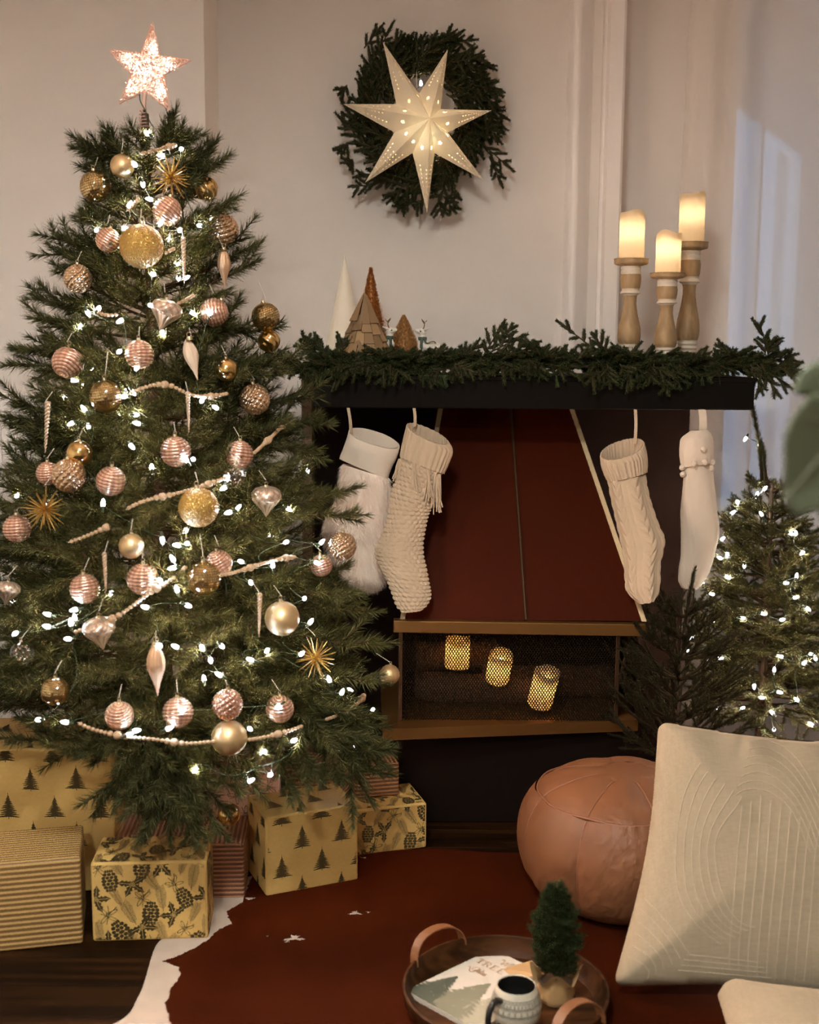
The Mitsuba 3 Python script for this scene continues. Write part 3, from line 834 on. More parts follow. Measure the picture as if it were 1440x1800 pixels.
MANUAL = [  # branch tips seen against wall, fireplace and gifts: px, py, Y, start height offset
    (30, 612, 3.02, -.02), (38, 640, 3.0, -.02), (62, 520, 3.05, -.06), (60, 560, 3.0, -.05), (98, 438, 3.05, -.08), (105, 415, 3.08, -.1), (150, 250, 3.08, -.1), (148, 262, 3.05, -.02), (150, 380, 3.0, -.08),
    (382, 290, 3.08, -.08), (365, 262, 3.12, -.12), (408, 352, 3.02, -.1), (428, 420, 3.1, -.05), (448, 460, 3.08, -.12), (420, 445, 3.1, -.1), (490, 575, 3.1, -.02), (300, 215, 3.1, -.12), (322, 240, 3.1, -.1),
    (525, 632, 3.02, -.06), (500, 655, 3.0, 0), (576, 742, 3.1, -.02), (556, 790, 3.05, .02), (560, 700, 3.1, 0), (630, 856, 2.95, -.12), (640, 905, 2.93, -.03), (24, 745, 2.95, 0), (30, 715, 3.0, -.03), (48, 790, 2.95, .02), (5, 825, 2.9, 0),
    (655, 1045, 2.92, .0), (690, 1075, 2.95, .02), (700, 1135, 2.9, .03), (715, 1130, 3.0, .03), (700, 1200, 2.85, .03), (690, 1260, 2.85, .05), (672, 1300, 2.8, .06), (5, 950, 2.85, 0), (-10, 1180, 2.75, 0),
    (300, 1470, 2.62, .30), (230, 1400, 2.63, .2), (200, 1420, 2.66, .24), (270, 1440, 2.58, .26), (375, 1455, 2.66, .25), (420, 1390, 2.68, .15), (260, 1350, 2.58, .12), (290, 1400, 2.6, .2), (310, 1440, 2.6, .28),
    (528, 1412, 2.72, .2), (680, 1410, 2.75, .25), (705, 1345, 2.8, .12), (640, 1370, 2.72, .18), (600, 1340, 2.68, .12), (560, 1370, 2.7, .16), (660, 1340, 2.78, .12),
    (300, 1440, 2.60, .28)]
for px, py, Y, off in MANUAL:
    if px > 640 and py > 1000: px -= 26
    tip = at(px, py, Y)
    c = axis(tip[2])
    z0 = min(max(tip[2] + off, .25), 2.0)
    root = np.array([*axis(z0), z0])
    root = root + (tip - root) * .10
    low = py > 1320
    m = branch(root, tip, rng, sag=-.18 if low else .02, twigs=15 if low else 10, tw=.15 if low else .11, dens=1300 if low else 860, keep=None if low else open_air)
    if m is not None: put(ct, 'branch', P(m[0], M_FOL, False, color=m[1])); n_br += 1

# lights on the tree: a wire and its bulbs
bulb_proto = P(lathe([(1e-4, -.0012), (.0042, -.001), (.0052, .003), (.0046, .009), (.0024, .0145), (1e-4, .0165)], 10), M_BULB)
sock_proto = P(lathe([(1e-4, -.0145), (.0030, -.014), (.0036, -.002), (.0034, -.001)], 8), M_WIRE, True)


def lights(name, label, cat_, pts, rng, color, extra_wires=(), axis_fn=None):
    t = thing(name, label, cat_)
    pts = [np.asarray(p) for p in pts]
    wires = []
    left = list(range(1, len(pts))); cur = 0; order = [0]
    while left:
        j = min(left, key=lambda k: np.linalg.norm(pts[k] - pts[cur])); left.remove(j); order.append(j); cur = j
    for a, b in zip(order, order[1:]):
        d = np.linalg.norm(pts[a] - pts[b])
        inward = np.append((axis_fn(pts[a][2]) - pts[a][:2]), 0) * (.15 if d < .28 else .6) if axis_fn is not None else np.zeros(3)
        mid = (pts[a] + pts[b]) / 2 + inward + [0, 0, -.10 * min(d, .3)]
        wires.append(tube(curve([pts[a], mid, pts[b]], 12), .0013, 5, False))
    put(t, 'wire', P(cat(wires), M_WIRE, True))
    for wv in extra_wires: put(t, 'wire', P(tube(curve(wv, 30), .0016, 6), M_WIRE, True))
    for p in pts:
        d = unit(rng.normal(0, 1, 3) + [0, -.3, .2])
        M = trimesh.geometry.align_vectors([0, 0, 1], d); M = mv(*p) @ M
        kb = put(t, 'bulb', {**lamp(bulb_proto, color, 2.5), 'to_world': T(M)})
        put(kb, 'socket', {**sock_proto, 'to_world': T(M)})
    return t


loop = [at(x, y, 2.66) for x, y in [(352, 1341), (372, 1352), (397, 1363), (420, 1362), (452, 1349), (490, 1337), (515, 1318)]]
drops = [at(341, 1357, 2.66), at(437, 1374, 2.66), at(477, 1361, 2.67)]
more_w = [loop, [at(352, 1341, 2.66), at(346, 1348, 2.66), drops[0]], [at(432, 1358, 2.66), at(434, 1365, 2.66), drops[1]], [at(478, 1342, 2.67), at(478, 1350, 2.67), drops[2]]]
rng = np.random.default_rng(21)
inner = []
for k in range(26):
    z = rng.uniform(.55, 1.7); a = rng.uniform(math.pi, 2 * math.pi); r_ = RT(z) * rng.uniform(.55, .85)
    inner.append(np.array([axis(z)[0] + r_ * math.cos(a), axis(z)[1] + r_ * math.sin(a), z]))
lights('string_lights', 'string of warm white mini lights wound through the large Christmas tree', 'string lights', bulb_pos + drops + inner, rng, BULB_RGB, more_w, axis)

# bead garland
bg = thing('bead_garland', 'blond wooden bead garland looped around the Christmas tree', 'garland')
bead = P(tm(trimesh.creation.icosphere(2)), M_BEAD, True)
for s_ in strand_pos:
    L = np.concatenate([[0], np.cumsum(np.linalg.norm(np.diff(s_, axis=0), axis=1))])
    put(bg, 'cord', P(tube(s_[::3], .0012, 5), M_THREAD, True))
    x, k = 0.004, 3
    while x < L[-1]:
        big = k % 11 == 0; mid_ = k % 11 in (1, 10)
        r = .0100 if big else .0070 if mid_ else .0050
        p = np.array([np.interp(x + r * .8, L, s_[:, c]) for c in range(3)])
        put(bg, 'bead', {**bead, 'to_world': T(mv(*p) @ scl(r, r, r * .92))})
        x += r * 2.0; k += 1

# ------------------------------------------------------------------ ornaments
rng = np.random.default_rng(3)


def rib_proto():
    n = 130; t = np.linspace(0, np.pi, n)
    ribs = 12.5
    w_ = np.abs(np.sin(t * ribs))
    rad = .93 + .07 * np.sqrt(w_)
    seg = 48
    m = lathe(np.stack([rad * np.sin(t), -rad * np.cos(t)], 1), seg)
    a = np.arctan2(m[0][:, 1], m[0][:, 0])
    cut = np.abs(np.sin(a * 8)) ** .35
    v = m[0] * (1 - .03 * (1 - cut))[:, None]
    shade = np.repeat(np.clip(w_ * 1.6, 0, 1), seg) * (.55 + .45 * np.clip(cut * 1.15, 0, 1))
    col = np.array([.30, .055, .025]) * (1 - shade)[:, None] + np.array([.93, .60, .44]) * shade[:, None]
    return (v, m[1]), col


def diamond_proto():
    nu, nv = 88, 64
    t = np.linspace(0.02, np.pi - .02, nv); a = np.arange(nu) * 2 * np.pi / nu
    A, B = np.meshgrid(a, t)
    u1 = (A * 11 / np.pi + B * 7.5 / np.pi * 2); u2 = (A * 11 / np.pi - B * 7.5 / np.pi * 2)
    h = np.abs(np.sin(u1 * np.pi / 2)) * np.abs(np.sin(u2 * np.pi / 2))
    r = .90 + .12 * h ** .55
    v = np.stack([r * np.sin(B) * np.cos(A), r * np.sin(B) * np.sin(A), -r * np.cos(B)], -1).reshape(-1, 3)
    return v, grid_faces(nv, nu)


def disco_proto():
    rg = np.random.default_rng(2); ms = []
    rows = 20
    for i in range(rows):
        t0, t1 = np.pi * i / rows + .022, np.pi * (i + 1) / rows - .022
        tm_ = (t0 + t1) / 2; n = max(4, int(2 * rows * math.sin(tm_)))
        for j in range(n):
            a0, a1 = 2 * np.pi * j / n + .02, 2 * np.pi * (j + 1) / n - .02
            q = np.array([[math.sin(t) * math.cos(a), math.sin(t) * math.sin(a), -math.cos(t)] for t, a in ((t0, a0), (t0, a1), (t1, a1), (t1, a0))])
            c = unit(q.mean(0)); q = q + c * (rg.normal(0, .006, 4)[:, None])
            ms.append((q, np.array([[0, 1, 2], [0, 2, 3]])))
    return cat(ms), tr(uvsphere(28, 18), scl(.975))


def glitter_proto():
    m = tm(trimesh.creation.icosphere(5))
    rg = np.random.default_rng(4)
    return m[0] * (1 + rg.normal(0, .010, (len(m[0]), 1))), m[1]


def swirl_proto():
    m = uvsphere(56, 40); v = m[0]
    a = np.arctan2(v[:, 1], v[:, 0])
    return v * (1 + .05 * np.sin(a * 7 + v[:, 2] * 4 + 1.5 * np.sin(v[:, 2] * 3)))[:, None], m[1]


def onion_proto():
    pr = np.array([(1e-3, -1.22), (.10, -1.08), (.30, -.75), (.62, -.35), (.92, .0), (1.0, .2), (.97, .42), (.80, .66), (.5, .80), (.18, .86), (1e-3, .87)])
    d = CubicSpline(np.arange(len(pr)), pr)(np.linspace(0, len(pr) - 1, 50)); d[:, 0] = np.maximum(d[:, 0], 1e-3)
    seg = 64
    m = lathe(d, seg); v = m[0].copy()
    a = np.arctan2(v[:, 1], v[:, 0])
    low = sst_np(.05, -.25, v[:, 2])
    net = np.abs(np.sin(a * 5 + v[:, 2] * 5)) * np.abs(np.sin(a * 5 - v[:, 2] * 5))
    flute = np.abs(np.sin(a * 6))
    k = 1 + .06 * (net ** .6 - .6) * (1 - low) + .12 * (flute ** .8 - .6) * low
    v[:, :2] *= k[:, None]
    edge_ = np.where(low > .5, flute, net ** .5)
    col = np.array([.40, .19, .10]) * (1 - np.clip(edge_ * 1.5, 0, 1))[:, None] + np.array([.86, .69, .55]) * np.clip(edge_ * 1.5, 0, 1)[:, None]
    return (v, m[1]), col


def sst_np(a, b, x):
    t = np.clip((x - a) / (b - a), 0, 1); return t * t * (3 - 2 * t)


def icicle_proto():
    n = 70; z = np.linspace(1, -1, n)
    r = np.interp(z, [-1, -.7, .6, .95, 1], [.012, .05, .095, .11, .03])
    ms = []
    for ph in (0, np.pi):
        a = z * 22 + ph
        ms.append(tube(np.stack([.6 * r * np.cos(a), .6 * r * np.sin(a), z], 1), r * .62, 7))
    return cat(ms)


def burst_proto():
    rg = np.random.default_rng(8); ms = [tr(tm(trimesh.creation.icosphere(1)), scl(.09))]
    n = 46
    for i in range(n):
        z = 1 - 2 * (i + .5) / n; a = i * 2.39996
        d = np.array([math.sqrt(1 - z * z) * math.cos(a), math.sqrt(1 - z * z) * math.sin(a), z])
        L = rg.uniform(.82, 1.05)
        ms.append(tube(d * np.linspace(.03, L, 4)[:, None], [.030, .034, .030, .012], 5))
    return cat(ms)


def spindle_proto():
    pr = np.array([(1e-3, -1.0), (.05, -.82), (.13, -.5), (.26, -.1), (.32, .2), (.29, .5), (.19, .78), (.08, .95), (1e-3, 1.0)])
    d = CubicSpline(np.arange(len(pr)), pr)(np.linspace(0, len(pr) - 1, 40)); d[:, 0] = np.maximum(d[:, 0], 1e-3)
    m = lathe(d, 56); v = m[0].copy(); a = np.arctan2(v[:, 1], v[:, 0])
    v[:, :2] *= (1 + .12 * (np.abs(np.cos(a * 4)) - .6))[:, None]
    return v, m[1]


_ribm, _ribc = rib_proto(); _onm, _onc = onion_proto(); _dm, _dcore = disco_proto()
PROTO = {
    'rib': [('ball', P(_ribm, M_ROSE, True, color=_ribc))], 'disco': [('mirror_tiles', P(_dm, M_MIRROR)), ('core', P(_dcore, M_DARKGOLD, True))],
    'glitter': [('ball', P(glitter_proto(), M_GLIT))], 'matte': [('ball', P(uvsphere(40, 28), M_MATTE, True))], 'shiny': [('ball', P(uvsphere(40, 28), M_GOLD, True))],
    'swirl': [('ball', P(swirl_proto(), M_GOLD, True))], 'diamond': [('ball', P(diamond_proto(), M_MERC, 25))], 'rosediamond': [('ball', P(diamond_proto(), M_MERCR, 25))],
    'clear': [('ball', P(uvsphere(36, 24), M_CLEAR, True)), ('glint_beads', P(cat([tr(tm(trimesh.creation.icosphere(1)), mv(*(unit(q) * .6)) @ scl(.07)) for q in np.random.default_rng(6).normal(size=(16, 3))]), M_CHAMP))],
    'onion': [('body', P(_onm, M_ONION, True, color=_onc))], 'icicle': [('twist', P(icicle_proto(), M_ICE, True))], 'burst': [('spikes', P(burst_proto(), M_GLIT, 40))],
    'spindle': [('body', P(spindle_proto(), M_SPIN, True))], 'blushdrop': [('body', P(spindle_proto(), M_BLUSH, True))]}
CAP = [('cap', P(lathe([(1e-3, 1.14), (.12, 1.13), (.13, 1.10), (.14, .99), (.20, .97)], 14), M_CAP, 40)), ('loop', P(tube(np.array([(.10 * math.cos(a), 0, 1.22 + .10 * math.sin(a)) for a in np.linspace(-1.5, 4.7, 16)]), .018, 5), M_CAP, True))]
KNAME = {'rib': 'ribbed_ball', 'disco': 'mirror_ball', 'glitter': 'glitter_ball', 'matte': 'satin_ball', 'shiny': 'shiny_ball', 'swirl': 'swirl_ball', 'diamond': 'mercury_glass_ball', 'rosediamond': 'mercury_glass_ball',
         'clear': 'clear_glass_ball', 'onion': 'onion_ornament', 'icicle': 'icicle_ornament', 'burst': 'starburst_ornament', 'spindle': 'finial_ornament', 'blushdrop': 'finial_ornament'}
GNAME = {'rib': 'rose gold ribbed balls on the tree', 'disco': 'gold mirror balls on the tree', 'glitter': 'gold glitter balls on the tree', 'matte': 'satin gold balls on the tree', 'shiny': 'shiny gold balls on the tree',
         'swirl': 'swirled gold balls on the tree', 'diamond': 'mercury glass balls on the tree', 'rosediamond': 'mercury glass balls on the tree', 'clear': 'clear glass balls on the tree', 'onion': 'onion ornaments on the tree',
         'icicle': 'icicle ornaments on the tree', 'burst': 'starburst ornaments on the tree', 'spindle': 'finials on the tree', 'blushdrop': 'finials on the tree'}
for (kind, px, py, r, lab), p in zip(ORN, orn_pos):
    rm = r * np.linalg.norm(p - EYE) / FOC * (.985)
    t = thing(KNAME[kind], lab, 'ornament', GNAME[kind])
    tilt = rng.normal(0, 9) if kind not in ('icicle', 'spindle', 'burst') else rng.normal(0, 2)
    if (px, py) == (376, 549): tilt = 80
    if (px, py) in ((190, 422), (294, 371)): tilt = 35
    if kind == 'blushdrop': tilt = -16
    M = mv(*p) @ rot([0, 1, 0], tilt) @ rot([1, 0, 0], rng.normal(0, 14) if kind == 'rib' else rng.normal(0, 5)) @ rot([0, 0, 1], rng.uniform(0, 360)) @ scl(rm)
    for nm, sh in PROTO[kind]: put(t, nm, {**sh, 'to_world': T(M)})
    if kind not in ('icicle', 'burst'):
        Mc = mv(*p) @ rot([0, 1, 0], tilt * .4) @ scl(rm)
        dz = {'onion': -.16, 'spindle': -.08, 'blushdrop': -.08}.get(kind, 0)
        kc = put(t, CAP[0][0], {**CAP[0][1], 'to_world': T(Mc @ mv(0, 0, dz))})
        put(kc, CAP[1][0], {**CAP[1][1], 'to_world': T(Mc @ mv(0, 0, dz))})
    # thread up and inward to the branch that carries it
    top = p + np.array([0, 0, rm * (1.28 if kind not in ('icicle', 'burst', 'spindle', 'blushdrop') else 1.0)])
    hang = {(186, 697): .055, (505, 812): .06, (467, 557): .045, (358, 1017): .05}.get((px, py), .022)
    cdir = np.append(axis(p[2]) - p[:2], 0)
    put(t, 'thread', P(tube(curve([top, top + [0, 0, hang] + cdir * .06], 6), .0009, 4), M_THREAD, True))

# tree topper star
tp = thing('tree_topper_star', 'glowing rose gold wire star on top of the large tree', 'tree topper')
tips = [(268, 40), (336, 106), (298, 194), (210, 182), (191, 88)]
inn = [(280, 98), (289, 131), (254, 160), (231, 130), (248, 94)]
YS = TY - .01
ctr = at(261, 116, YS)
outl = []
for a, b in zip(tips, inn): outl += [at(*a, YS), at(*b, YS)]
outl = np.array(outl)


def star_shell(outl, ctr, bulge, scale=1.0):
    n = len(outl); o = ctr + (outl - ctr) * scale
    v = np.vstack([o, ctr + [0, -bulge, 0], ctr + [0, bulge, 0]])
    f = [[i, (i + 1) % n, n] for i in range(n)] + [[(i + 1) % n, i, n + 1] for i in range(n)]
    return v, np.array(f)


put(tp, 'shell', P(star_shell(outl, ctr, .022, .96), M_TOPSHELL))
rg = np.random.default_rng(9); sh = star_shell(outl, ctr, .026, 1.0); ms = []
tri = sh[0][sh[1]]; ar = np.linalg.norm(np.cross(tri[:, 1] - tri[:, 0], tri[:, 2] - tri[:, 0]), axis=1); ar /= ar.sum()
for i in rg.choice(len(tri), 2600, p=ar):
    w3 = rg.dirichlet((1, 1, 1)); q = tri[i].T @ w3
    e = tri[i][1] - tri[i][0]; n_ = unit(np.cross(e, tri[i][2] - tri[i][0])); d = unit(rg.normal(size=3)); d = unit(d - .75 * n_ * np.dot(d, n_))
    L = rg.uniform(.003, .008)
    ms.append(tube([q - d * L, q + d * L], .00085, 3, False))
M_ROSEW = mat('rose_wire', (0.95, 0.68, 0.58), 0.3, 0.8)
put(tp, 'glitter_wires', P(cat(ms), M_ROSEW), 'tangle of rose gold wire bits', 'stuff')
fr_ = [tube([outl[i], outl[(i + 1) % 10]], .0016, 6) for i in range(10)]
put(tp, 'frame', P(cat(fr_), M_ROSEW))
for q, s_ in [((261, 128), 1.5), ((246, 120), 1.0), ((268, 85), .6), ((295, 112), .6), ((283, 160), .6), ((230, 155), .5), ((225, 105), .6)]:
    m = tr(tm(trimesh.creation.icosphere(1)), mv(*at(*q, YS)) @ scl(.0055))
    put(tp, 'bulb', lamp(P(m, M_BULB), [135 * s_, 105 * s_, 95 * s_], 5))
put(tp, 'neck', P(tube([at(255, 162, YS), at(253, 192, YS + .005)], .0052, 10), M_ROSEW), 'rose gold socket tube')
put(tp, 'lead', P(tube(curve([at(246, 165, YS), at(247, 178, YS), at(256, 195, YS - .012), at(264, 215, YS - .02), at(271, 224, YS - .02)], 24), .0013, 5), M_WIRE, True))
m = branch(at(252, 250, TY), at(254, 192, TY), rng, sag=0, twigs=0, needle=.012, dens=3600)
put(ct, 'leader', P(m[0], M_FOL, False, color=m[1]))
hx = np.linspace(0, 1, 80)
put(tp, 'binding_wire', P(tube(np.stack([at(253, 232, TY)[0] + (.014 - .006 * hx) * np.cos(hx * 38), TY + (.014 - .006 * hx) * np.sin(hx * 38), at(253, 228, TY)[2] + (at(253, 192, TY)[2] - at(253, 228, TY)[2]) * hx], 1), .0012, 5), M_ROSEW, True))

# ------------------------------------------------------------------ short needled sprigs: wreath and mantel garland
SPG = np.array([[.013, .021, .006], [.021, .031, .009], [.032, .043, .013]])


def finger(P0, d, L, rng, bend=None, r=.0055):
    r = r * 1.42
    n = 9
    bend = np.zeros(3) if bend is None else bend
    s = np.linspace(0, 1, n)[:, None]
    q = P0 + d * L * s + bend * L * s ** 2
    core = tube(q, r * .6 * np.array([.7, .9, 1, 1, 1, .95, .85, .6, .2]), 5)
    N = int(L * 3000) + 16
    u = rng.random(N); u[:10] = .97
    x = u * (n - 1); i = np.clip(x.astype(int), 0, n - 2); fr = (x - i)[:, None]
    pos = q[i] * (1 - fr) + q[i + 1] * fr
    t, a, b = frames(q)
    ang = rng.uniform(0, 2 * np.pi, N); op = np.radians(rng.uniform(28, 48, N))
    dd = np.cos(op)[:, None] * t[i] + np.sin(op)[:, None] * (np.cos(ang)[:, None] * a[i] + np.sin(ang)[:, None] * b[i])
    sp = spikes(pos, dd, r * 2.0 * rng.uniform(.75, 1.15, N) * (1 - .45 * u ** 3), 0.0026, rng)
    g = SPG[rng.integers(0, 3, N)] * rng.uniform(.7, 1.25, (N, 1))
    return cat([core, sp]), np.vstack([np.tile([.03, .026, .012], (len(core[0]), 1)), np.repeat(g, 3, 0)])


def sprig(P0, d, L, rng, plane_n, k=7, fl=.062, r=.0055, bend=None, droop=0.0):
    """A frond: stem with fingers to both sides, lying in the plane across plane_n."""
    d = unit(d); bend = np.zeros(3) if bend is None else np.asarray(bend, float)
    side = unit(np.cross(d, plane_n))
    s = np.linspace(0, 1, 10)[:, None]
    q = P0 + d * L * s + bend * L * s ** 2
    ms, cs = [], []
    st = tube(q, np.linspace(.0026, .0015, 10), 5); ms.append(st); cs.append(np.tile([.035, .028, .014], (len(st[0]), 1)))
    m, c = finger(q[6], unit(q[9] - q[6]), L * .42, rng, bend * .3, r); ms.append(m); cs.append(c)
    for j in range(k):
        u = .12 + .80 * j / k
        i = int(u * 9)
        td = unit(q[min(i + 1, 9)] - q[i])
        sd = 1 if j % 2 else -1
        a = math.radians(rng.normal(38, 9))
        dd = unit(math.cos(a) * td + math.sin(a) * sd * side + plane_n * rng.normal(.1, .28))
        m, c = finger(q[i], dd, fl * rng.uniform(.6, 1.15) * (1.1 - .4 * u), rng, np.array([0, 0, -droop]), r); ms.append(m); cs.append(c)
    return cat(ms), np.vstack(cs)


wr = thing('pine_wreath', 'dark green pine wreath hanging on the wall behind the paper star', 'wreath')
YW = 4.005
wc = at(742, 208, YW)
RW = .165
rng = np.random.default_rng(31)
aa = np.linspace(0, 2 * np.pi, 61)
put(wr, 'hoop', P(tube(np.stack([wc[0] + RW * np.cos(aa), YW + 0 * aa + .01, wc[2] + RW * np.sin(aa)], 1), .008, 8, False), M_BARK, True))
for k in range(120):
    a = 2 * math.pi * (k + rng.uniform(-.4, .4)) / 120
    rad = RW * rng.uniform(.62, 1.2)
    p = np.array([wc[0] + rad * math.cos(a), YW - rng.uniform(-.01, .05), wc[2] + rad * math.sin(a)])
    tang = np.array([math.sin(a), 0, -math.cos(a)])          # clockwise
    out = np.array([math.cos(a), 0, math.sin(a)])
    d = tang * 1.0 + out * rng.uniform(.05, .75) + np.array([0, -rng.uniform(0, .3), 0])
    if math.cos(a) < -.5: d += np.array([.1, 0, .35])
    if math.sin(a) < -.5: d += np.array([0, 0, -.45])
    m = sprig(p, d, rng.uniform(.09, .135), rng, unit([rng.normal(0, .2), -1, rng.normal(0, .2)]), 6, .06, .0056, out * rng.uniform(-.1, .15))
    put(wr, 'sprig', P(m[0], M_GREEN, False, color=m[1]))
for px, py, ex, ey in [(640, 85, 672, 45), (655, 110, 690, 42), (790, 72, 836, 70), (760, 85, 800, 55), (830, 130, 858, 138), (850, 165, 872, 168), (850, 255, 900, 298), (860, 275, 882, 325), (840, 250, 862, 210), (660, 325, 617, 328), (700, 335, 692, 352),
                       (720, 345, 700, 370), (780, 345, 800, 372), (800, 330, 798, 365), (610, 150, 596, 165), (612, 250, 595, 268), (620, 280, 612, 288), (770, 350, 778, 378), (745, 350, 730, 365), (850, 215, 880, 250)]:
    a, b = at(px, py, 3.97), at(ex, ey, 3.96)
    m = sprig(a, b - a, np.linalg.norm(b - a), rng, np.array([0, -1.0, 0]), 5, .045, .0052)
    put(wr, 'sprig', P(m[0], M_GREEN, False, color=m[1]))
wl = thing('wreath_lights', 'small warm lights tucked inside the wreath under the paper star', 'string lights')
wpts = [at(x, y, 3.95) for x, y in [(770, 268), (763, 262), (680, 240), (740, 150)]]
put(wl, 'wire', P(tube(curve([wpts[3], wpts[2], wpts[1], wpts[0]], 30), .0012, 5), M_WIRE, True))
for p in wpts[:2] + wpts[3:]: put(wl, 'bulb', {**lamp(bulb_proto, [b * .35 for b in BULB_RGB], 1.0), 'to_world': T(mv(*p))})

# seven pointed paper star with pierced holes
ps = thing('paper_star', 'seven pointed white paper star lantern with glowing pierced holes', 'star lantern')
YP = 3.86
ST = [(673, 73), (787.5, 86), (865, 194), (851, 317), (751, 375), (642, 321), (603, 183)]
SI = [(736.7, 165), (774.5, 191.7), (787, 232.8), (764, 269), (725.5, 269), (693.6, 232.8), (697, 183)]
tipw = np.array([at(*p, YP) for p in ST]); innw = np.array([at(*p, YP) for p in SI])
cf = at(755.6, 207.8, YP - .075); cb = at(748, 210, YP + .06)


def pierced(tip, inner_, c, holes, sgn):
    """One facet (centre, inner corner, tip) with holes punched through, as thin sheet."""
    e = tip - c; L = np.linalg.norm(e); e = e / L
    w_ = inner_ - c; h = w_ - e * np.dot(w_, e); H = np.linalg.norm(h); h /= H
    tri_ = sg.Polygon([(0, 0), (L, 0), (np.dot(w_, e), H)])
    cut = []
    if holes:
        inx = np.dot(w_, e)
        top_ = lambda x: H * min(x / inx, (L - x) / (L - inx))
        for x in np.linspace(L * .50, L * .93, 11):
            y = top_(x) * .66
            if y > .0016: cut.append(sg.Point(x, max(y - .0015, .0022)).buffer(.0027, 6))
        for x in np.linspace(L * .54, L * .80, 7):
            y = .16 * top_(x)
            cut.append(sg.Point(x, max(y, .0034)).buffer(.0025, 6))
        x = L * .31; y = top_(x) * .52
        cut.append(sg.Polygon([(x + (.0085 if i % 2 == 0 else .0045) * math.cos(i * math.pi / 5 + .3), y + (.0085 if i % 2 == 0 else .0045) * math.sin(i * math.pi / 5 + .3)) for i in range(10)]))
        tri_ = tri_.difference(unary_union(cut))
    return flat_poly(tri_, lambda q: c + q[:, :1] * e + q[:, 1:] * h)


for k in range(7):
    a, b = innw[k - 1], innw[k]
    put(ps, 'point', P(cat([pierced(tipw[k], a, cf, True, 1), pierced(tipw[k], b, cf, True, -1), pierced(tipw[k], a, cb, False, 1), pierced(tipw[k], b, cb, False, -1)]), M_STARP))
put(ps, 'bulb', lamp(P(tr(tm(trimesh.creation.icosphere(2)), mv(*at(752, 232, YP - .005)) @ scl(.019)), M_BULB), [150, 122, 80], 40))
put(ps, 'cord', P(tube(curve([at(737, 165, YP), at(733, 150, YP + .06), at(733, 120, YP + .12)], 10), .0012, 5), M_THREAD, True))

# garland along the mantel
mg = thing('mantel_garland', 'dark green pine garland lying along the mantel shelf', 'garland')
rng = np.random.default_rng(41)
spine = np.array([[x, 3.56 + .02 * math.sin(x * 9), MZ1 + .028] for x in np.linspace(at(525, 640, 3.56)[0], at(1345, 640, 3.56)[0], 50)])
put(mg, 'stem', P(tube(spine, .006, 6), M_BARK, True))
for k in range(215):
    u = rng.uniform(0, 1)
    p = np.array([np.interp(u * 49, np.arange(50), spine[:, c]) for c in range(3)])
    dirx = 1 if rng.random() < .55 else -1
    ty = rng.random()
    if ty < .45: d = np.array([dirx, rng.uniform(-.5, .5), rng.uniform(-.05, .25)])
    elif ty < .72: d = np.array([dirx * .9, -.9, rng.uniform(-.12, .1)])
    elif ty < .9: d = np.array([dirx * .6, .8, rng.uniform(.0, .2)])
    else: d = np.array([dirx * .7, -.2, rng.uniform(.2, .45)])
    p[2] += rng.uniform(-.015, .022); p[1] += rng.uniform(-.02, .03)
    droop = .35 if d[1] < -.5 else .0
    m = sprig(p, d, rng.uniform(.09, .13), rng, unit([rng.normal(0, .25), -.35, 1]), 7, .06, .0056, np.array([0, 0, -.25 if d[1] < -.5 else 0]), droop)
    v = m[0][0]; low = (v[:, 2] < MZ1 + .003) & (v[:, 1] > 3.49)
    v[low, 2] = MZ1 + .003
    put(mg, 'sprig', P((v, m[0][1]), M_GREEN, False, color=m[1]))
for x0, y0, x1, y1, Y0, Y1, b in [(595, 640, 602, 668, 3.5, 3.47, 0), (608, 640, 614, 656, 3.5, 3.47, 0), (575, 640, 545, 668, 3.52, 3.48, 0), (640, 635, 655, 655, 3.5, 3.47, 0), (800, 640, 795, 668, 3.5, 3.47, 0), (800, 640, 832, 654, 3.5, 3.47, 0),
                                  (1068, 640, 1072, 678, 3.5, 3.47, 0), (1090, 640, 1110, 675, 3.5, 3.47, 0), (1165, 640, 1174, 690, 3.5, 3.47, 0), (1180, 640, 1195, 680, 3.5, 3.47, 0), (1150, 640, 1140, 672, 3.5, 3.47, 0), (1320, 640, 1340, 690, 3.52, 3.5, 0),
                                  (1325, 635, 1388, 680, 3.54, 3.5, 0), (1330, 640, 1370, 695, 3.52, 3.48, 0), (1290, 640, 1360, 660, 3.54, 3.5, 0), (850, 625, 885, 568, 3.56, 3.6, 0), (860, 620, 922, 590, 3.56, 3.58, 0), (870, 625, 945, 602, 3.56, 3.58, 0),
                                  (880, 610, 900, 572, 3.57, 3.6, 0), (800, 630, 850, 605, 3.56, 3.58, 0), (1060, 625, 985, 568, 3.56, 3.58, 0), (1070, 622, 1042, 588, 3.56, 3.6, 0), (1300, 630, 1262, 608, 3.56, 3.58, 0), (1345, 625, 1302, 562, 3.54, 3.56, .45), (1350, 625, 1362, 596, 3.54, 3.56, 0),
                                  (560, 622, 530, 600, 3.56, 3.56, 0), (545, 625, 540, 596, 3.56, 3.56, 0), (570, 620, 556, 605, 3.56, 3.56, 0), (540, 640, 505, 650, 3.54, 3.52, 0), (600, 618, 605, 598, 3.56, 3.57, 0), (530, 645, 490, 625, 3.54, 3.52, 0)]:
    a, c = at(x0, y0, Y0), at(x1, y1, Y1)
    bend = np.zeros(3)
    if b: bend = np.array([-.45, 0, .0]); c = c + [.09, 0, 0]
    m = sprig(a, c - a, np.linalg.norm(c - a), rng, np.array([0, -1.0, .2]), 6, .048, .0056, bend)
    put(mg, 'sprig', P(m[0], M_GREEN, False, color=m[1]))

# ------------------------------------------------------------------ small trees and reindeer on the mantel


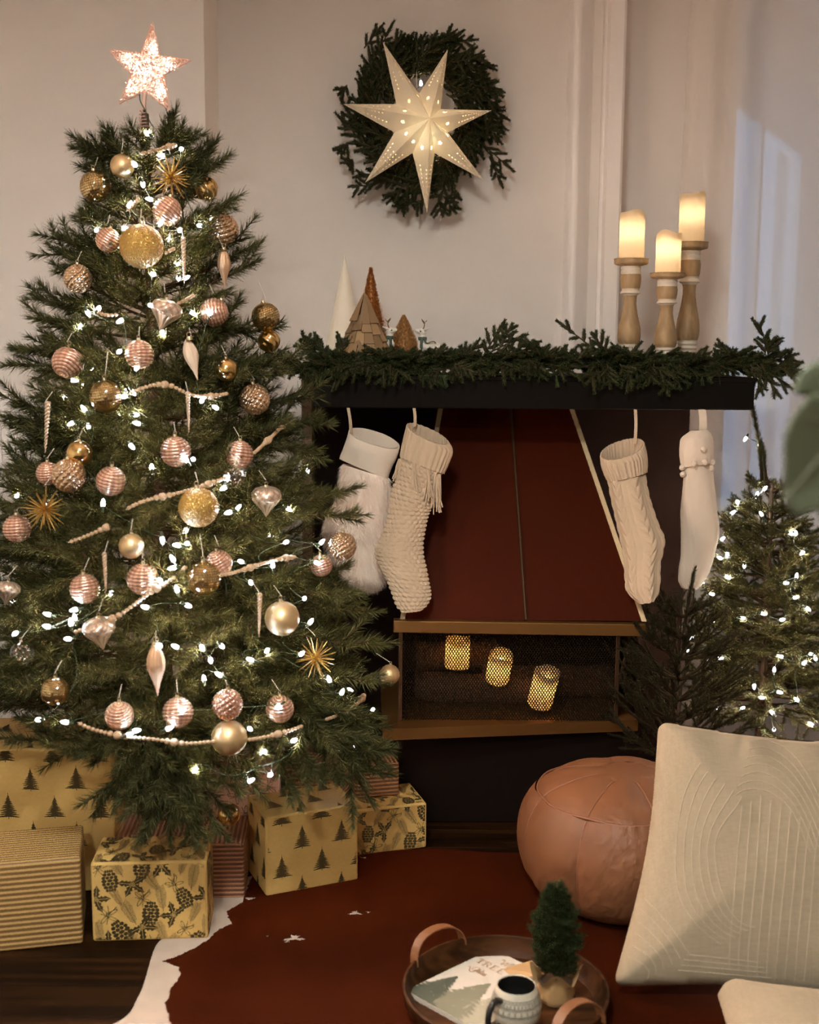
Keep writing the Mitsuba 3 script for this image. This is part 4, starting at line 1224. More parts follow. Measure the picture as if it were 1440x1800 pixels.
def cone_on(px, py, Y, half, yhalf):
    apex = at(px, py, Y); h = apex[2] - MZ1
    w_ = half / FOC * Y; zz_ = at(px, yhalf, Y)[2]
    return apex, h, w_ * h / (apex[2] - zz_)


apex, h, r = cone_on(606, 447, 3.88, 31, 602)
t = thing('cone_tree', 'plain white cone tree standing left on the mantel', 'decoration')
put(t, 'body', P(tr(lathe([(1e-4, h), (.0025, h - .004)] + [(r * (1 - z / h), z) for z in np.linspace(h - .012, .003, 10)] + [(r - .002, 0), (1e-4, 0)], 48), mv(apex[0], apex[1], MZ1)), M_CONE, 40))


def bristle_tree(name, lab, px, py, Y, half, yh, M, seed, rnd=.0):
    apex, h, r = cone_on(px, py, Y, half, yh)
    t = thing(name, lab, 'decoration')
    rg = np.random.default_rng(seed); N = 9000
    z = h * rg.random(N) ** 1.6; a = rg.uniform(0, 2 * np.pi, N)
    rr = r * (1 - (z / h) ** (1 + rnd)) + .002
    pos = np.stack([rr * .80 * np.cos(a), rr * .80 * np.sin(a), z], 1)
    d = np.stack([np.cos(a) + rg.normal(0, .4, N), np.sin(a) + rg.normal(0, .4, N), rg.normal(0.1, .5, N)], 1)
    sp = spikes(pos, d, rr * .30 * rg.uniform(.5, 1.15, N) + .004, .0022, rg)
    core = lathe([(1e-4, h)] + [((r * (1 - (q / h) ** (1 + rnd))) * .78 + .001, q) for q in np.linspace(h * .98, 0.001, 14)] + [(1e-4, 0.001)], 32)
    sp[0][:, 2] = np.maximum(sp[0][:, 2], .0015)
    put(t, 'bristles', P(tr(sp, mv(apex[0], apex[1], MZ1)), M), None, 'stuff')
    put(t, 'core', P(tr(core, mv(apex[0], apex[1], MZ1)), M))


bristle_tree('bottle_brush_tree', 'copper tinsel cone tree, tallest behind the shingled wooden tree', 652, 470, 3.785, 27, 595, M_COPPER, 61)
bristle_tree('bottle_brush_tree', 'small amber glitter tree between the two white reindeer', 710, 554, 3.80, 17, 603, M_ORANGE, 62, .5)
apex, h, r = cone_on(641, 515, 3.615, 34, 602)
t = thing('shingled_tree', 'wooden tree covered in overlapping bark shingles on the mantel', 'decoration')
put(t, 'core', P(tr(lathe([(1e-4, h * .97), (r * .93, .001), (1e-4, .001)], 24), mv(apex[0], apex[1], MZ1)), M_TWIG, 40))
rg = np.random.default_rng(12)
rows = [(.00, .20, 22), (.12, .21, 20), (.24, .22, 17), (.37, .22, 14), (.50, .23, 11), (.62, .38, 8)]
for z0, dz, n in rows:
    for j in range(n):
        a = 2 * math.pi * (j + .5 * (int(z0 * 7) % 2) + rg.uniform(-.1, .1)) / n
        z1 = min(z0 + dz, 1.0)
        r0, r1 = r * (1 - z0) + .0065 + rg.uniform(0, .003), r * (1 - z1) + .002
        w0, w1 = 2.2 * math.pi * r0 / n / 2 * .9, 2.2 * math.pi * max(r1, .003) / n / 2 * .9
        zb = max(h * z0 + rg.uniform(-.009, .009), .0008)
        q = np.array([[r0, -w0, zb], [r0, w0, zb + rg.uniform(0, .003)], [r1, w1, h * z1], [r1, -w1, h * z1]])
        nrm = unit(np.cross(q[1] - q[0], q[3] - q[0]))
        v = np.vstack([q, q + nrm * .0016])
        f = np.array([[0, 2, 1], [0, 3, 2], [4, 5, 6], [4, 6, 7], [0, 1, 5], [0, 5, 4], [1, 2, 6], [1, 6, 5], [2, 3, 7], [2, 7, 6], [3, 0, 4], [3, 4, 7]])
        c = np.array([.235, .145, .070]) * rg.uniform(.6, 1.25)
        put(t, 'shingle', P(tr((v, f), mv(apex[0], apex[1], MZ1) @ rot([0, 0, 1], math.degrees(a))), M_SHINGLE, False, color=np.tile(c, (8, 1))))


def hull(*sph):
    return mf.Manifold.batch_hull([mf.Manifold.sphere(r, 20).translate(tuple(map(float, p))) for p, r in sph])


def deer(lab, px, py, Y, face, seed):
    """px, py: centre of the head. face: +1 looks right, -1 looks left."""
    H = at(px, py, Y); s = Y / FOC
    def q(dx, dy, dd=0.0): return np.array([H[0] + face * dx * s, Y + dd, H[2] - dy * s])
    t = thing('reindeer_figurine', lab, 'figurine', 'white felt reindeer on the mantel')
    zb = MZ1
    base_y = (H[2] - zb) / s
    bod = hull((q(-1, 24), 9 * s), (q(-24, 30), 11 * s)) + hull((q(-1, 26), 7 * s), (q(-1, 8), 5.5 * s)) + hull((q(-1, 2), 6.2 * s), (q(1, 0), 6.2 * s)) + hull((q(2, 0), 5 * s), (q(9, -1), 3.4 * s))
    for dx, dd in ((2, -.011), (2, .011), (-26, -.011), (-26, .011)):
        bod = bod + hull((q(dx, 32, dd), 4.5 * s), (q(dx, base_y - 3, dd), 2.8 * s))
    for dd in (-.008, .008): bod = bod + hull((q(-5, -3, dd), 2.2 * s), (q(-12, -6, dd * 1.8), 1.2 * s))
    bod = bod.refine_to_length(.004)
    m = man(bod); mm = trimesh.Trimesh(*m, process=True); trimesh.smoothing.filter_taubin(mm, iterations=6)
    mm.vertices[:, 2] = np.maximum(mm.vertices[:, 2], zb + .0003)
    put(t, 'body', P(tm(mm), M_DEER, True))
    for dd in (-1, 1):
        e = q(2.5, -.5, dd * 5.8 * s)
        put(t, 'eye', P(tr(tm(trimesh.creation.icosphere(2)), mv(*e) @ scl(1.3 * s)), M_BLACK, True))
        st = [q(-2, -5, dd * 3 * s), q(-4, -10, dd * 6 * s), q(-3, -18, dd * 8 * s)]
        an = [tube(curve(st, 8), np.linspace(1.0, .5, 8) * s, 5)]
        for u, (ax_, ay_) in ((.45, (4, -6)), (.45, (-5, -6)), (.8, (4, -5))):
            b = np.array(st[1]) * (1 - u) + np.array(st[2]) * u
            an.append(tube(curve([b, b + [face * ax_ * s, dd * 2 * s, -ay_ * s]], 4), np.linspace(.8, .4, 4) * s, 5))
        put(t, 'antler', P(cat(an), M_TWIG, True), 'brown twig antler')
    sc_ = tr(lathe([(5.4 * s, -3 * s), (7.4 * s, -3 * s), (7.6 * s, 0), (7.2 * s, 3 * s), (5.4 * s, 3 * s)], 24), mv(*q(-1, 12)))
    tail = tube(curve([q(0, 12, -7.4 * s), q(1, 20, -10.2 * s), q(1, 29, -10.4 * s)], 8), 2.6 * s, 6, flat=.35)
    wav = tube(curve([q(-5, 13, -5 * s), q(-12, 19, -12 * s), q(-20, 17, -12.5 * s), q(-24, 20, -13 * s)], 14), 2.0 * s, 6, flat=.4)
    put(t, 'scarf', P(cat([sc_, tail, wav]), M_SCARF, True), 'dark green felt scarf')


deer('white felt reindeer facing right in front of the copper tinsel tree', 686, 581, 3.65, 1, 1)
deer('white felt reindeer facing left, standing alone at the right of the amber tree', 742, 583, 3.66, -1, 2)

# ------------------------------------------------------------------ stockings


def loft(pairs, Ys, depth, nv=110, nu=72, disp=None, tilt0=0.0, cap=True, inner=None, dmax=.034):
    Lw = np.array([at(*p[0], Y) for p, Y in zip(pairs, Ys)]); Rw = np.array([at(*p[1], Y) for p, Y in zip(pairs, Ys)])
    s_ = np.concatenate([[0], np.cumsum(np.linalg.norm(np.diff((Lw + Rw) / 2, axis=0), axis=1))])
    u = np.linspace(0, s_[-1], nv)
    from scipy.interpolate import PchipInterpolator
    L_, R_ = PchipInterpolator(s_, Lw)(u), PchipInterpolator(s_, Rw)(u)
    C_, U_ = (L_ + R_) / 2, (R_ - L_) / 2
    half = np.linalg.norm(U_, axis=1)
    dep = np.minimum(half * depth, dmax)
    a = np.arange(nu) * 2 * np.pi / nu
    ca = np.sign(np.cos(a)) * np.abs(np.cos(a)) ** .85
    tl = np.radians(tilt0) * np.clip(1 - np.linspace(0, 1, nv) * 2.2, 0, 1)
    Vv = np.stack([0 * tl, -np.cos(tl), -np.sin(tl)], 1) * dep[:, None]
    v = C_[:, None] + U_[:, None] * ca[None, :, None] + Vv[:, None] * np.sin(a)[None, :, None]
    if disp is not None:
        nrm = unit(U_[:, None] / half[:, None, None] * np.cos(a)[None, :, None] + unit(Vv)[:, None] * np.sin(a)[None, :, None])
        arc = a[None, :] * (half.mean())
        v = v + nrm * disp(np.broadcast_to(a[None, :], (nv, nu)), np.broadcast_to(u[:, None], (nv, nu)))[..., None]
    f = grid_faces(nv, nu)
    V_ = v.reshape(-1, 3)
    if inner:   # folded-in rim: a wall going back down inside the opening
        rows = [v]
        c0 = v[0].mean(0)
        r1 = c0 + (v[0] - c0) * .93 + [0, 0, .001]
        r2 = v[int(nv * inner)] * .0 + (C_[int(nv * inner)] + (v[int(nv * inner)] - C_[int(nv * inner)]) * .86)
        V_ = np.vstack([r2, r1, V_]); f = grid_faces(nv + 2, nu)
    if cap:
        n0 = len(V_); V_ = np.vstack([V_, V_[-nu:].mean(0)])
        j = np.arange(nu); f = np.vstack([f, np.stack([n0 - nu + j, n0 - nu + (j + 1) % nu, j * 0 + n0], 1)])
    return V_, f


def loop_strap(t, p0, p1, Y, w=.0045):
    q = [at(*p0, Y), (at(*p0, Y) + at(*p1, Y)) / 2 + [.002, -.003, 0], at(*p1, Y)]
    q[0][2] = MZ0 + .002
    c = curve(q, 12); e = np.array([w, 0, 0]); h = np.array([0, .0014, 0])
    v = np.stack([c - e - h, c + e - h, c + e + h, c - e + h], 1).reshape(-1, 3)
    f = grid_faces(12, 4)[:, ::-1]
    put(t, 'loop', P((v, np.vstack([f, [[0, 1, 2], [0, 2, 3], [44, 46, 45], [44, 47, 46]]])), M_KNIT if w < .01 else M_WHITEK))


bump = lambda a, u: .0056 * (np.abs(np.sin(a * 11 + np.floor(u / .0130) % 2 * np.pi / 2)) * np.abs(np.sin(u / .0130 * np.pi))) ** .8
ribs = lambda a, u: .0046 * np.abs(np.sin(a * 13)) ** .7
ribs2 = lambda a, u: .0036 * np.abs(np.sin(a * 20)) ** .6 + .0004 * np.sin(u * 1400)


def cable(a, u):
    x = np.mod(a / (2 * np.pi) * 6 + .25, 1.0) - .5
    wv = np.abs(np.sin((u / .034 * np.pi) + np.abs(x) * 7))
    return .0066 * np.clip(1 - (np.abs(x) / .36) ** 2, 0, 1) * (.45 + .55 * wv) + .0005 * np.sin(u * 1500)


# 1 white fur
t = thing('christmas_stocking', 'white fur stocking with plain velvet cuff, leftmost and beside the tree', 'stocking', 'stockings hanging from the mantel')
b1 = [((603, 815), (682, 838)), ((598, 850), (683, 870)), ((590, 882), (679, 905)), ((576, 907), (673, 935)), ((570, 932), (674, 957)), ((577, 962), (676, 985)), ((594, 992), (676, 1005)), ((612, 1016), (671, 1024)), ((630, 1030), (660, 1033))]
Y1 = [3.475, 3.475, 3.475, 3.472, 3.47, 3.468, 3.465, 3.465, 3.465]
fur_m = loft(b1, Y1, .62)
put(t, 'leg', P(fur_m, M_FUR, True))
rg = np.random.default_rng(71); tmsh = trimesh.Trimesh(*fur_m, process=False)
pts_, fi = trimesh.sample.sample_surface(tmsh, 16000, seed=71)
nn = tmsh.face_normals[fi]; nn = nn * np.sign(np.einsum('ij,ij->i', nn, pts_ - tmsh.centroid))[:, None]
dd = nn * .35 + np.array([0, 0, -1.0]) + rg.normal(0, .22, (len(pts_), 3)) + np.array([.25, 0, 0]) * np.sign(pts_[:, :1] - tmsh.centroid[0])
put(t, 'fur', P(spikes(pts_, dd, rg.uniform(.014, .026, len(pts_)), .0016, rg), M_FUR), 'long white fur', 'stuff')
put(t, 'cuff', P(loft([((613, 757), (703, 784)), ((607, 776), (698, 803)), ((601, 795), (690, 822)), ((597, 806), (683, 841))], [3.475] * 4, .55, 40, 64, lambda a, u: .0012 * np.sin(a * 3 + u * 60), 34, False, .5), M_WHITEK, True))
loop_strap(t, (612, 716), (617, 760), 3.468)
# 2 knit with tassels
t = thing('christmas_stocking', 'cream knit stocking with ribbed cuff and yarn tassels hanging over the hood', 'stocking', 'stockings hanging from the mantel')
b2 = [((707, 800), (777, 829)), ((702, 830), (768, 850)), ((689, 867), (760, 885)), ((684, 902), (752, 905)), ((675, 937), (745, 937)), ((667, 955), (742, 958)), ((661, 971), (743, 976)), ((666, 988), (747, 994)), ((678, 1012), (752, 1021)), ((691, 1044), (756, 1046)), ((700, 1067), (748, 1065)), ((710, 1076), (738, 1073))]
Y2 = list(np.linspace(3.46, 3.30, len(b2)))
put(t, 'leg', P(loft(b2, Y2, .55, 270, 220, bump), M_KNIT, True))
put(t, 'cuff', P(loft([((717, 748), (787, 778)), ((712, 768), (794, 793)), ((708, 785), (788, 812)), ((705, 803), (779, 832))], [3.46, 3.46, 3.458, 3.455], .6, 40, 120, ribs, 26, False, .5), M_KNIT, True))
rg = np.random.default_rng(72)
for x, y, n, ln in [(703, 806, 7, 44), (728, 812, 8, 55), (735, 815, 8, 62), (752, 822, 9, 62), (765, 828, 10, 70), (771, 832, 8, 66)]:
    ms = []
    for j in range(n):
        p = at(x + rg.normal(0, 1.5), y, 3.452); p[1] -= .03
        if x < 710: p[1] += .022
        dx = rg.normal(0, 4) + (-7 if x < 710 else 3)
        e = at(x + dx, y + ln * rg.uniform(.75, 1.08), 3.42 if x > 750 else 3.43); e[1] -= .028
        if x < 710: e[1] += .02
        ms.append(tube(curve([p, (p + e) / 2 + rg.normal(0, .003, 3), e], 10), .0019, 5))
    put(t, 'tassel', P(cat(ms), M_KNIT, True), 'loose yarn tassel')
loop_strap(t, (728, 716), (729, 750), 3.468)
# 3 cable knit
t = thing('christmas_stocking', 'cream cable knit stocking with folded ribbed cuff, right of the hood', 'stocking', 'stockings hanging from the mantel')
b3 = [((1071, 842), (1132, 834)), ((1076, 872), (1138, 868)), ((1083, 904), (1146, 895)), ((1090, 935), (1156, 924)), ((1097, 967), (1166, 949)), ((1100, 988), (1163, 970)), ((1101, 1012), (1158, 995)), ((1103, 1035), (1158, 1020)), ((1117, 1053), (1154, 1044)), ((1128, 1061), (1146, 1058))]
Y3 = list(np.linspace(3.46, 3.32, len(b3)))
put(t, 'leg', P(loft(b3, Y3, .55, 220, 200, cable), M_KNIT, True))
put(t, 'cuff', P(loft([((1057, 801), (1131, 779)), ((1058, 815), (1136, 800)), ((1063, 832), (1137, 818)), ((1070, 846), (1136, 830))], [3.46] * 4, .6, 40, 140, ribs2, 40, False, .5), M_KNIT, True))
loop_strap(t, (1117, 718), (1116, 780), 3.468)
# 4 white with pompoms
t = thing('christmas_stocking', 'white stocking with pompom trimmed cuff, rightmost under the mantel end', 'stocking', 'stockings hanging from the mantel')
b4 = [((1202, 818), (1250, 810)), ((1200, 858), (1255, 847)), ((1197, 900), (1261, 897)), ((1198, 935), (1265, 932)), ((1197, 975), (1257, 970)), ((1193, 999), (1248, 1001)), ((1192, 1018), (1236, 1024)), ((1198, 1033), (1224, 1037))]
put(t, 'leg', P(loft(b4, [3.49] * len(b4), .6, 110, 90, lambda a, u: .0011 * np.sin(a * 5 + u * 22) + .0004 * np.sin(u * 900)), M_WHITEK, True))
put(t, 'cuff', P(loft([((1216, 757), (1242, 755)), ((1197, 774), (1252, 768)), ((1195, 795), (1254, 790)), ((1198, 822), (1252, 812))], [3.49] * 4, .68, 40, 72, lambda a, u: .0014 * np.sin(a * 4 + u * 30), 0, True), M_WHITEK, True))
for px, py in [(1200, 822), (1221, 815), (1240, 812), (1252, 812), (1201, 834), (1250, 823), (1237, 790)]:
    p = at(px, py, 3.452 if 1205 < px < 1248 else 3.478)
    m = tm(trimesh.creation.icosphere(3)); m = (m[0] * (1 + np.random.default_rng(px).normal(0, .05, (len(m[0]), 1))), m[1])
    put(t, 'pompom', P(tr(m, mv(*p) @ scl(.0092)), M_WHITEK, True))
loop_strap(t, (1234, 720), (1235, 760), 3.49, .011)

# ------------------------------------------------------------------ gifts
def fir(x, y, h, rg):
    """A printed fir tree: tiers of drooping brush strokes with paper showing between them."""
    w_ = h * .80; pol = []
    n = 10
    for k in range(n):
        z0 = .08 + .82 * k / n
        hw = w_ / 2 * (1 - k / n) ** .95 * rg.uniform(.86, 1.1)
        for sd in (-1, 1):
            m = 3 if k < 6 else 2
            for q in range(m):
                a = (q + 1) / m; e = sd * hw * a * rg.uniform(.93, 1.05); dz = rg.uniform(-.012, .012)
                pol.append(sg.Polygon([(x + sd * hw * .02, y + h * (z0 + .10 - .010 * q)), (x + e * .6, y + h * (z0 + .040 + dz)), (x + e, y + h * (z0 - .004 + dz)), (x + e * .75, y + h * (z0 - .006 + dz)), (x + sd * hw * .02, y + h * (z0 + .012))]).buffer(h * .007))
    pol.append(sg.box(x - .014 * h, y, x + .014 * h, y + h * .80))
    pol.append(sg.Polygon([(x - .024 * h, y + h * .80), (x + .024 * h, y + h * .80), (x, y + h * 1.03)]))
    return unary_union(pol).buffer(0)


def pinecone(x, y, h, ang):
    ms = []
    for i in range(7):
        z = (i + .5) / 7; hw = .37 * math.sin(math.pi * (.12 + .8 * z)) ** .8
        n = 3 if i % 2 else 4
        for j in range(n):
            cx = (j - (n - 1) / 2) * 2 * hw / n
            ms.append(sg.Point(0, 0).buffer(1, 6)); ms[-1] = sa.translate(sa.scale(ms[-1], hw / n * .95, .072), cx, z - .5)
    g = unary_union(ms)
    return sa.translate(sa.rotate(sa.scale(g, h, h, origin=(0, 0)), ang, origin=(0, 0)), x, y)


def needles_sprig(x, y, h, ang):
    ms = [sg.LineString([(0, -.5), (0, .5)]).buffer(.012)]
    for i in range(13):
        z = -.42 + i * .07; L = .30 * (1 - abs(z) * .9)
        for sd in (-1, 1): ms.append(sg.LineString([(0, z), (sd * L * .7, z + L * .75)]).buffer(.010))
    return sa.translate(sa.rotate(sa.scale(unary_union(ms), h, h, origin=(0, 0)), ang, origin=(0, 0)), x, y)


def holly(x, y, h, ang):
    ms = []
    for a in (0, 70, 150, 215):
        lf = [(0, 0)]
        for i in range(1, 7): lf.append((i / 7 * .5, (.13 if i % 2 else .065)))
        lf.append((.56, 0))
        for i in range(6, 0, -1): lf.append((i / 7 * .5, -(.13 if i % 2 else .065)))
        p = sg.Polygon(lf).buffer(0).difference(sg.LineString([(.04, 0), (.5, 0)]).buffer(.008))
        ms.append(sa.rotate(p, a, origin=(0, 0)))
    g = unary_union(ms)
    g = g.difference(unary_union([sg.Point(dx, dy).buffer(.06) for dx, dy in ((.05, .05), (-.06, .03), (0, -.07))])).union(unary_union([sg.Point(dx, dy).buffer(.04).difference(sg.Point(dx, dy).buffer(.018)) for dx, dy in ((.05, .05), (-.06, .03), (0, -.07))]))
    return sa.translate(sa.rotate(sa.scale(g, h, h, origin=(0, 0)), ang, origin=(0, 0)), x, y)


def mistle(x, y, h, ang):
    ms = []
    def leaf(cx, cy, a):
        e = sa.scale(sg.Point(0, 0).buffer(1, 10), .20, .07); e = e.difference(sa.scale(e, .80, .72, origin=(0, 0)))
        return sa.translate(sa.rotate(e, a, origin=(0, 0)), cx, cy)
    ms += [leaf(.17, .12, 40), leaf(-.18, .1, 140), leaf(.2, -.15, -20), leaf(-.12, -.22, 240)]
    ms += [sg.LineString([(0, -.4), (.02, 0), (-.05, .35)]).buffer(.012), sg.LineString([(.02, 0), (.25, .3)]).buffer(.012), sg.LineString([(0, -.1), (-.3, .0)]).buffer(.012)]
    ms += [sg.Point(dx, dy).buffer(.035).difference(sg.Point(dx, dy).buffer(.018)) for dx, dy in ((.05, .1), (-.05, .05), (.26, .32))]
    return sa.translate(sa.rotate(sa.scale(unary_union(ms), h, h, origin=(0, 0)), ang, origin=(0, 0)), x, y)


def gift(lab, p0, p1, dep, h, M, pattern=None, pitch=.1, seed=0, z0=0.0, size=.055, ink=M_INK, faces=('front', 'top', 'right', 'left')):
    """p0 -> p1: the front bottom edge on the floor, left to right."""
    p0, p1 = np.array(p0[:2], float), np.array(p1[:2], float)
    W = np.linalg.norm(p1 - p0); e = (p1 - p0) / W; n = np.array([-e[1], e[0]])
    Mx = np.eye(4); Mx[:2, 0], Mx[:2, 1], Mx[:2, 3], Mx[2, 3] = e, n, p0, z0
    t = thing('gift_box', lab, 'gift', 'wrapped gifts under the tree')
    m = rbox(0, W, 0, dep, 0.0008, h, .007, 16)
    mm = trimesh.Trimesh(*m, process=True).subdivide_to_size(.03)
    rg = np.random.default_rng(seed + 300)
    kw = put(t, 'wrapping', P(tr(tm(mm), Mx), M(Mx) if callable(M) else M, 40))
    if pattern:
        off = .0006; mg_ = .006
        spec = {'front': (W, h, lambda q: np.stack([q[:, 0], 0 * q[:, 0] - off, q[:, 1]], 1)), 'top': (W, dep, lambda q: np.stack([q[:, 0], q[:, 1], 0 * q[:, 0] + h + off], 1)),
                'right': (dep, h, lambda q: np.stack([0 * q[:, 0] + W + off, q[:, 0], q[:, 1]], 1)), 'left': (dep, h, lambda q: np.stack([0 * q[:, 0] - off, dep - q[:, 0], q[:, 1]], 1))}
        for fc in faces:
            w_, h_, f3 = spec[fc]
            clip = sg.box(mg_, mg_, w_ - mg_, h_ - mg_)
            for nm, g in pattern(w_, h_, rg, pitch, size):
                g = g.intersection(clip)
                if g.is_empty or g.area < 4e-6: continue
                try: d = flat_poly(g, f3)
                except ValueError: continue
                put(kw, nm, P(tr(d, Mx), M_INK2 if nm == 'printed_twig' else ink))
    return t


def pat_fir(w_, h_, rg, pitch, size):
    out, j, y = [], 0, -.03 + rg.uniform(-.01, .01)
    while y < h_:
        x = (.5 if j % 2 else 0) * pitch - .01
        while x < w_ + .03:
            out.append(('printed_fir', fir(x + rg.normal(0, .002), y + rg.normal(0, .003), size * rg.uniform(.92, 1.12), rg))); x += pitch
        y += pitch * .66; j += 1
    return out


def pat_cone(w_, h_, rg, pitch, size):
    a, j, y = [], 0, -.01
    kinds = [pinecone, holly, needles_sprig, mistle, needles_sprig]
    i = 0
    while y < h_ + .03:
        x = (.45 if j % 2 else 0) * pitch - .01
        while x < w_ + .03:
            k = kinds[(i + 2 * j) % 5]; g = k(x + rg.normal(0, .004), y + rg.normal(0, .004), size * rg.uniform(.9, 1.15) * (1.05 if k is holly else .95), rg.uniform(-40, 40) if k is not holly else rg.uniform(0, 360))
            a.append(({pinecone: 'printed_pinecone', holly: 'printed_holly', mistle: 'printed_mistletoe', needles_sprig: 'printed_twig'}[k], g)); x += pitch; i += 1
        y += pitch * .78; j += 1
    return a


def pat_mist(w_, h_, rg, pitch, size):
    a = []
    for y in np.arange(0, h_ + .04, pitch):
        for x in np.arange(rg.uniform(-.03, 0), w_ + .03, pitch):
            k = mistle if rg.random() < .7 else needles_sprig
            a.append(('printed_mistletoe' if k is mistle else 'printed_twig', k(x + rg.normal(0, .008), y + rg.normal(0, .008), size * rg.uniform(.8, 1.2), rg.uniform(0, 360))))
    return a


def striped(axis_top, cA, cB, pitch, side_axis='z', mitre=None):
    def make(Mx):
        inv_ = np.linalg.inv(Mx); inv = {(i, j): float(inv_[i, j]) for i in range(3) for j in range(4)}
        def fn(p, n, uv):
            lx = inv[0, 0] * p.x + inv[0, 1] * p.y + inv[0, 3]
            ly = inv[1, 0] * p.x + inv[1, 1] * p.y + inv[1, 3]
            lz = p.z - float(Mx[2, 3])
            nx = dr.abs(inv[0, 0] * n.x + inv[0, 1] * n.y)
            top = n.z > .6
            side = nx > .6
            tv = lx if axis_top == 'x' else ly
            sv = ly if side_axis == 'y' else lz
            fv = lz
            if mitre is not None:      # folded corner: stripes turn upright over a slanting line
                fv = dr.select(lz + (lx - mitre[0]) * 1.0 > mitre[1], lx, lz)
            c = dr.select(top, tv, dr.select(side, sv, fv))
            w = sst(.38, .5, dr.abs(c / pitch - dr.floor(c / pitch) - .5) * 2)
            return mix(cA, cB, w)
        k = 'mat_stripe_%d' % len([1 for q in scene if q.startswith('mat_stripe')])
        scene[k] = {'type': 'twosided', 'b': {'type': 'principled', 'base_color': mikit.proc(fn), 'roughness': .6, 'specular': .4}}
        return k
    return make


KR, KD = (0.43, 0.275, 0.105), (0.135, 0.072, 0.024)
# tall fir print box behind at the left
a1 = onz(205, 1568); a0 = a1 + np.array([-.55, -.01, 0])
hA = CAM_Z + ray(203, 1316)[2] * (a1[1] / ray(203, 1316)[1])
gift('tall kraft paper gift printed with small fir trees, behind the striped gift at the left', a0, a1, .26, hA, M_KRAFT, pat_fir, .116, 1, size=.064)
b1_ = onz(146, 1660); b0_ = onz(-70, 1682)
hB = CAM_Z + ray(137, 1507)[2] * (b1_[1] / ray(137, 1507)[1])
gift('brown and kraft striped gift at the lower left corner', b0_, b1_, .20, hB, striped('y', KR, KD, .0128))
c0_, c1_ = onz(163, 1657), onz(366, 1651)
hC = CAM_Z + ray(260, 1512)[2] * (c1_[1] / ray(260, 1512)[1])
gift('kraft paper gift printed with pinecones and holly, front gift on the hide rug', c0_, c1_, .155, hC, M_KRAFT, pat_cone, .051, 3, size=.060)
d1_ = onz(428, 1586); d0_ = d1_ + np.array([-.345, -.02, 0])
hD = CAM_Z + ray(428, 1487)[2] * (d1_[1] / ray(428, 1487)[1])
gift('low blush gift with thin dark stripes under the hanging branch', d0_ + [0, .02, 0], d1_ + [0, .02, 0], .215, hD, striped('x', (.46, .24, .14), (.11, .045, .025), .0118, 'z', (.345, .135)))
e0_, e1_ = onz(468, 1578), onz(630, 1548)
hE = CAM_Z + ray(464, 1438)[2] * (e0_[1] / ray(464, 1438)[1])
gift('kraft paper gift printed with small fir trees in the middle of the floor', e0_, e1_, .17, hE, M_KRAFT, pat_fir, .108, 5, size=.064)
gift('blush paper gift printed with mistletoe, behind under the tree lights', at(345, 1400, 3.08) * [1, 1, 0], at(492, 1400, 3.10) * [1, 1, 0], .15, CAM_Z + ray(420, 1350)[2] * (3.09 / ray(420, 1350)[1]), M_PINK, pat_mist, .055, 6, size=.06)
h0_, h1_ = onz(625, 1506), onz(750, 1491)
hH = CAM_Z + ray(750, 1411)[2] * (h1_[1] / ray(750, 1411)[1])
gift('low kraft gift printed with pinecones, nearest to the fireplace', h0_, h1_, .165, hH, M_KRAFT, pat_cone, .050, 8, size=.058)
g1_ = at(700, 1385, 3.36); g0_ = at(600, 1385, 3.20)
hG = at(700, 1332, 3.36)[2] - hH
gift('brown striped gift stacked on the low pinecone gift', [at(625, 1400, 3.26)[0], 3.255], [at(702, 1385, 3.31)[0], 3.285], .09, .10, striped('x', (.36, .19, .09), (.09, .04, .02), .0115, 'z'), z0=hH + .0005)
gift('brown striped gift seen through the low branches beside the blush gift', [at(500, 1400, 3.20)[0], 3.22], [at(600, 1400, 3.20)[0], 3.18], .09, CAM_Z + ray(560, 1342)[2] * (3.20 / ray(560, 1342)[1]), striped('x', (.36, .19, .09), (.09, .04, .02), .0115, 'z'))

# ------------------------------------------------------------------ cowhide rug
rug = thing('cowhide_rug', 'brown and white cowhide rug spread on the wooden floor', 'rug')
out = [onz(*p)[:2] for p in [(150, 1860), (205, 1800), (238, 1765), (250, 1740), (262, 1700), (276, 1662), (300, 1640), (330, 1600), (360, 1570), (430, 1545), (560, 1512), (660, 1500), (760, 1494), (860, 1500), (960, 1510), (1050, 1560), (1150, 1600), (1300, 1660), (1400, 1800), (1300, 1960), (900, 2050), (400, 2000)]]
go = sg.Polygon(CubicSpline(np.arange(len(out) + 1), np.array(out + out[:1]), bc_type='periodic')(np.linspace(0, len(out), 260)))
inn_px = [(292, 1990), (300, 1800), (291, 1770), (301, 1741), (318, 1716), (314, 1702), (300, 1697), (284, 1693), (312, 1684), (345, 1668), (366, 1655), (383, 1638), (408, 1627), (402, 1614), (399, 1605), (412, 1598), (428, 1588), (432, 1572), (450, 1530), (560, 1490), (660, 1480), (760, 1470), (860, 1480), (975, 1490), (1070, 1540), (1170, 1580), (1330, 1640), (1450, 1800), (1340, 2000), (900, 2090), (420, 2030)]
ip = np.array([onz(*p)[:2] for p in inn_px])
rg = np.random.default_rng(81)
dense = shapely.segmentize(sg.Polygon(ip), .0035)
ring = np.asarray(dense.exterior.coords)[:-1]
gb = sg.Polygon(ring + rg.normal(0, .0014, ring.shape) + .004 * (meshkit.noise(np.c_[ring * 60, ring[:, :1] * 0], 3)[:, None] - .5)).buffer(0)
gb = gb.intersection(go.buffer(-.002))
spots = []
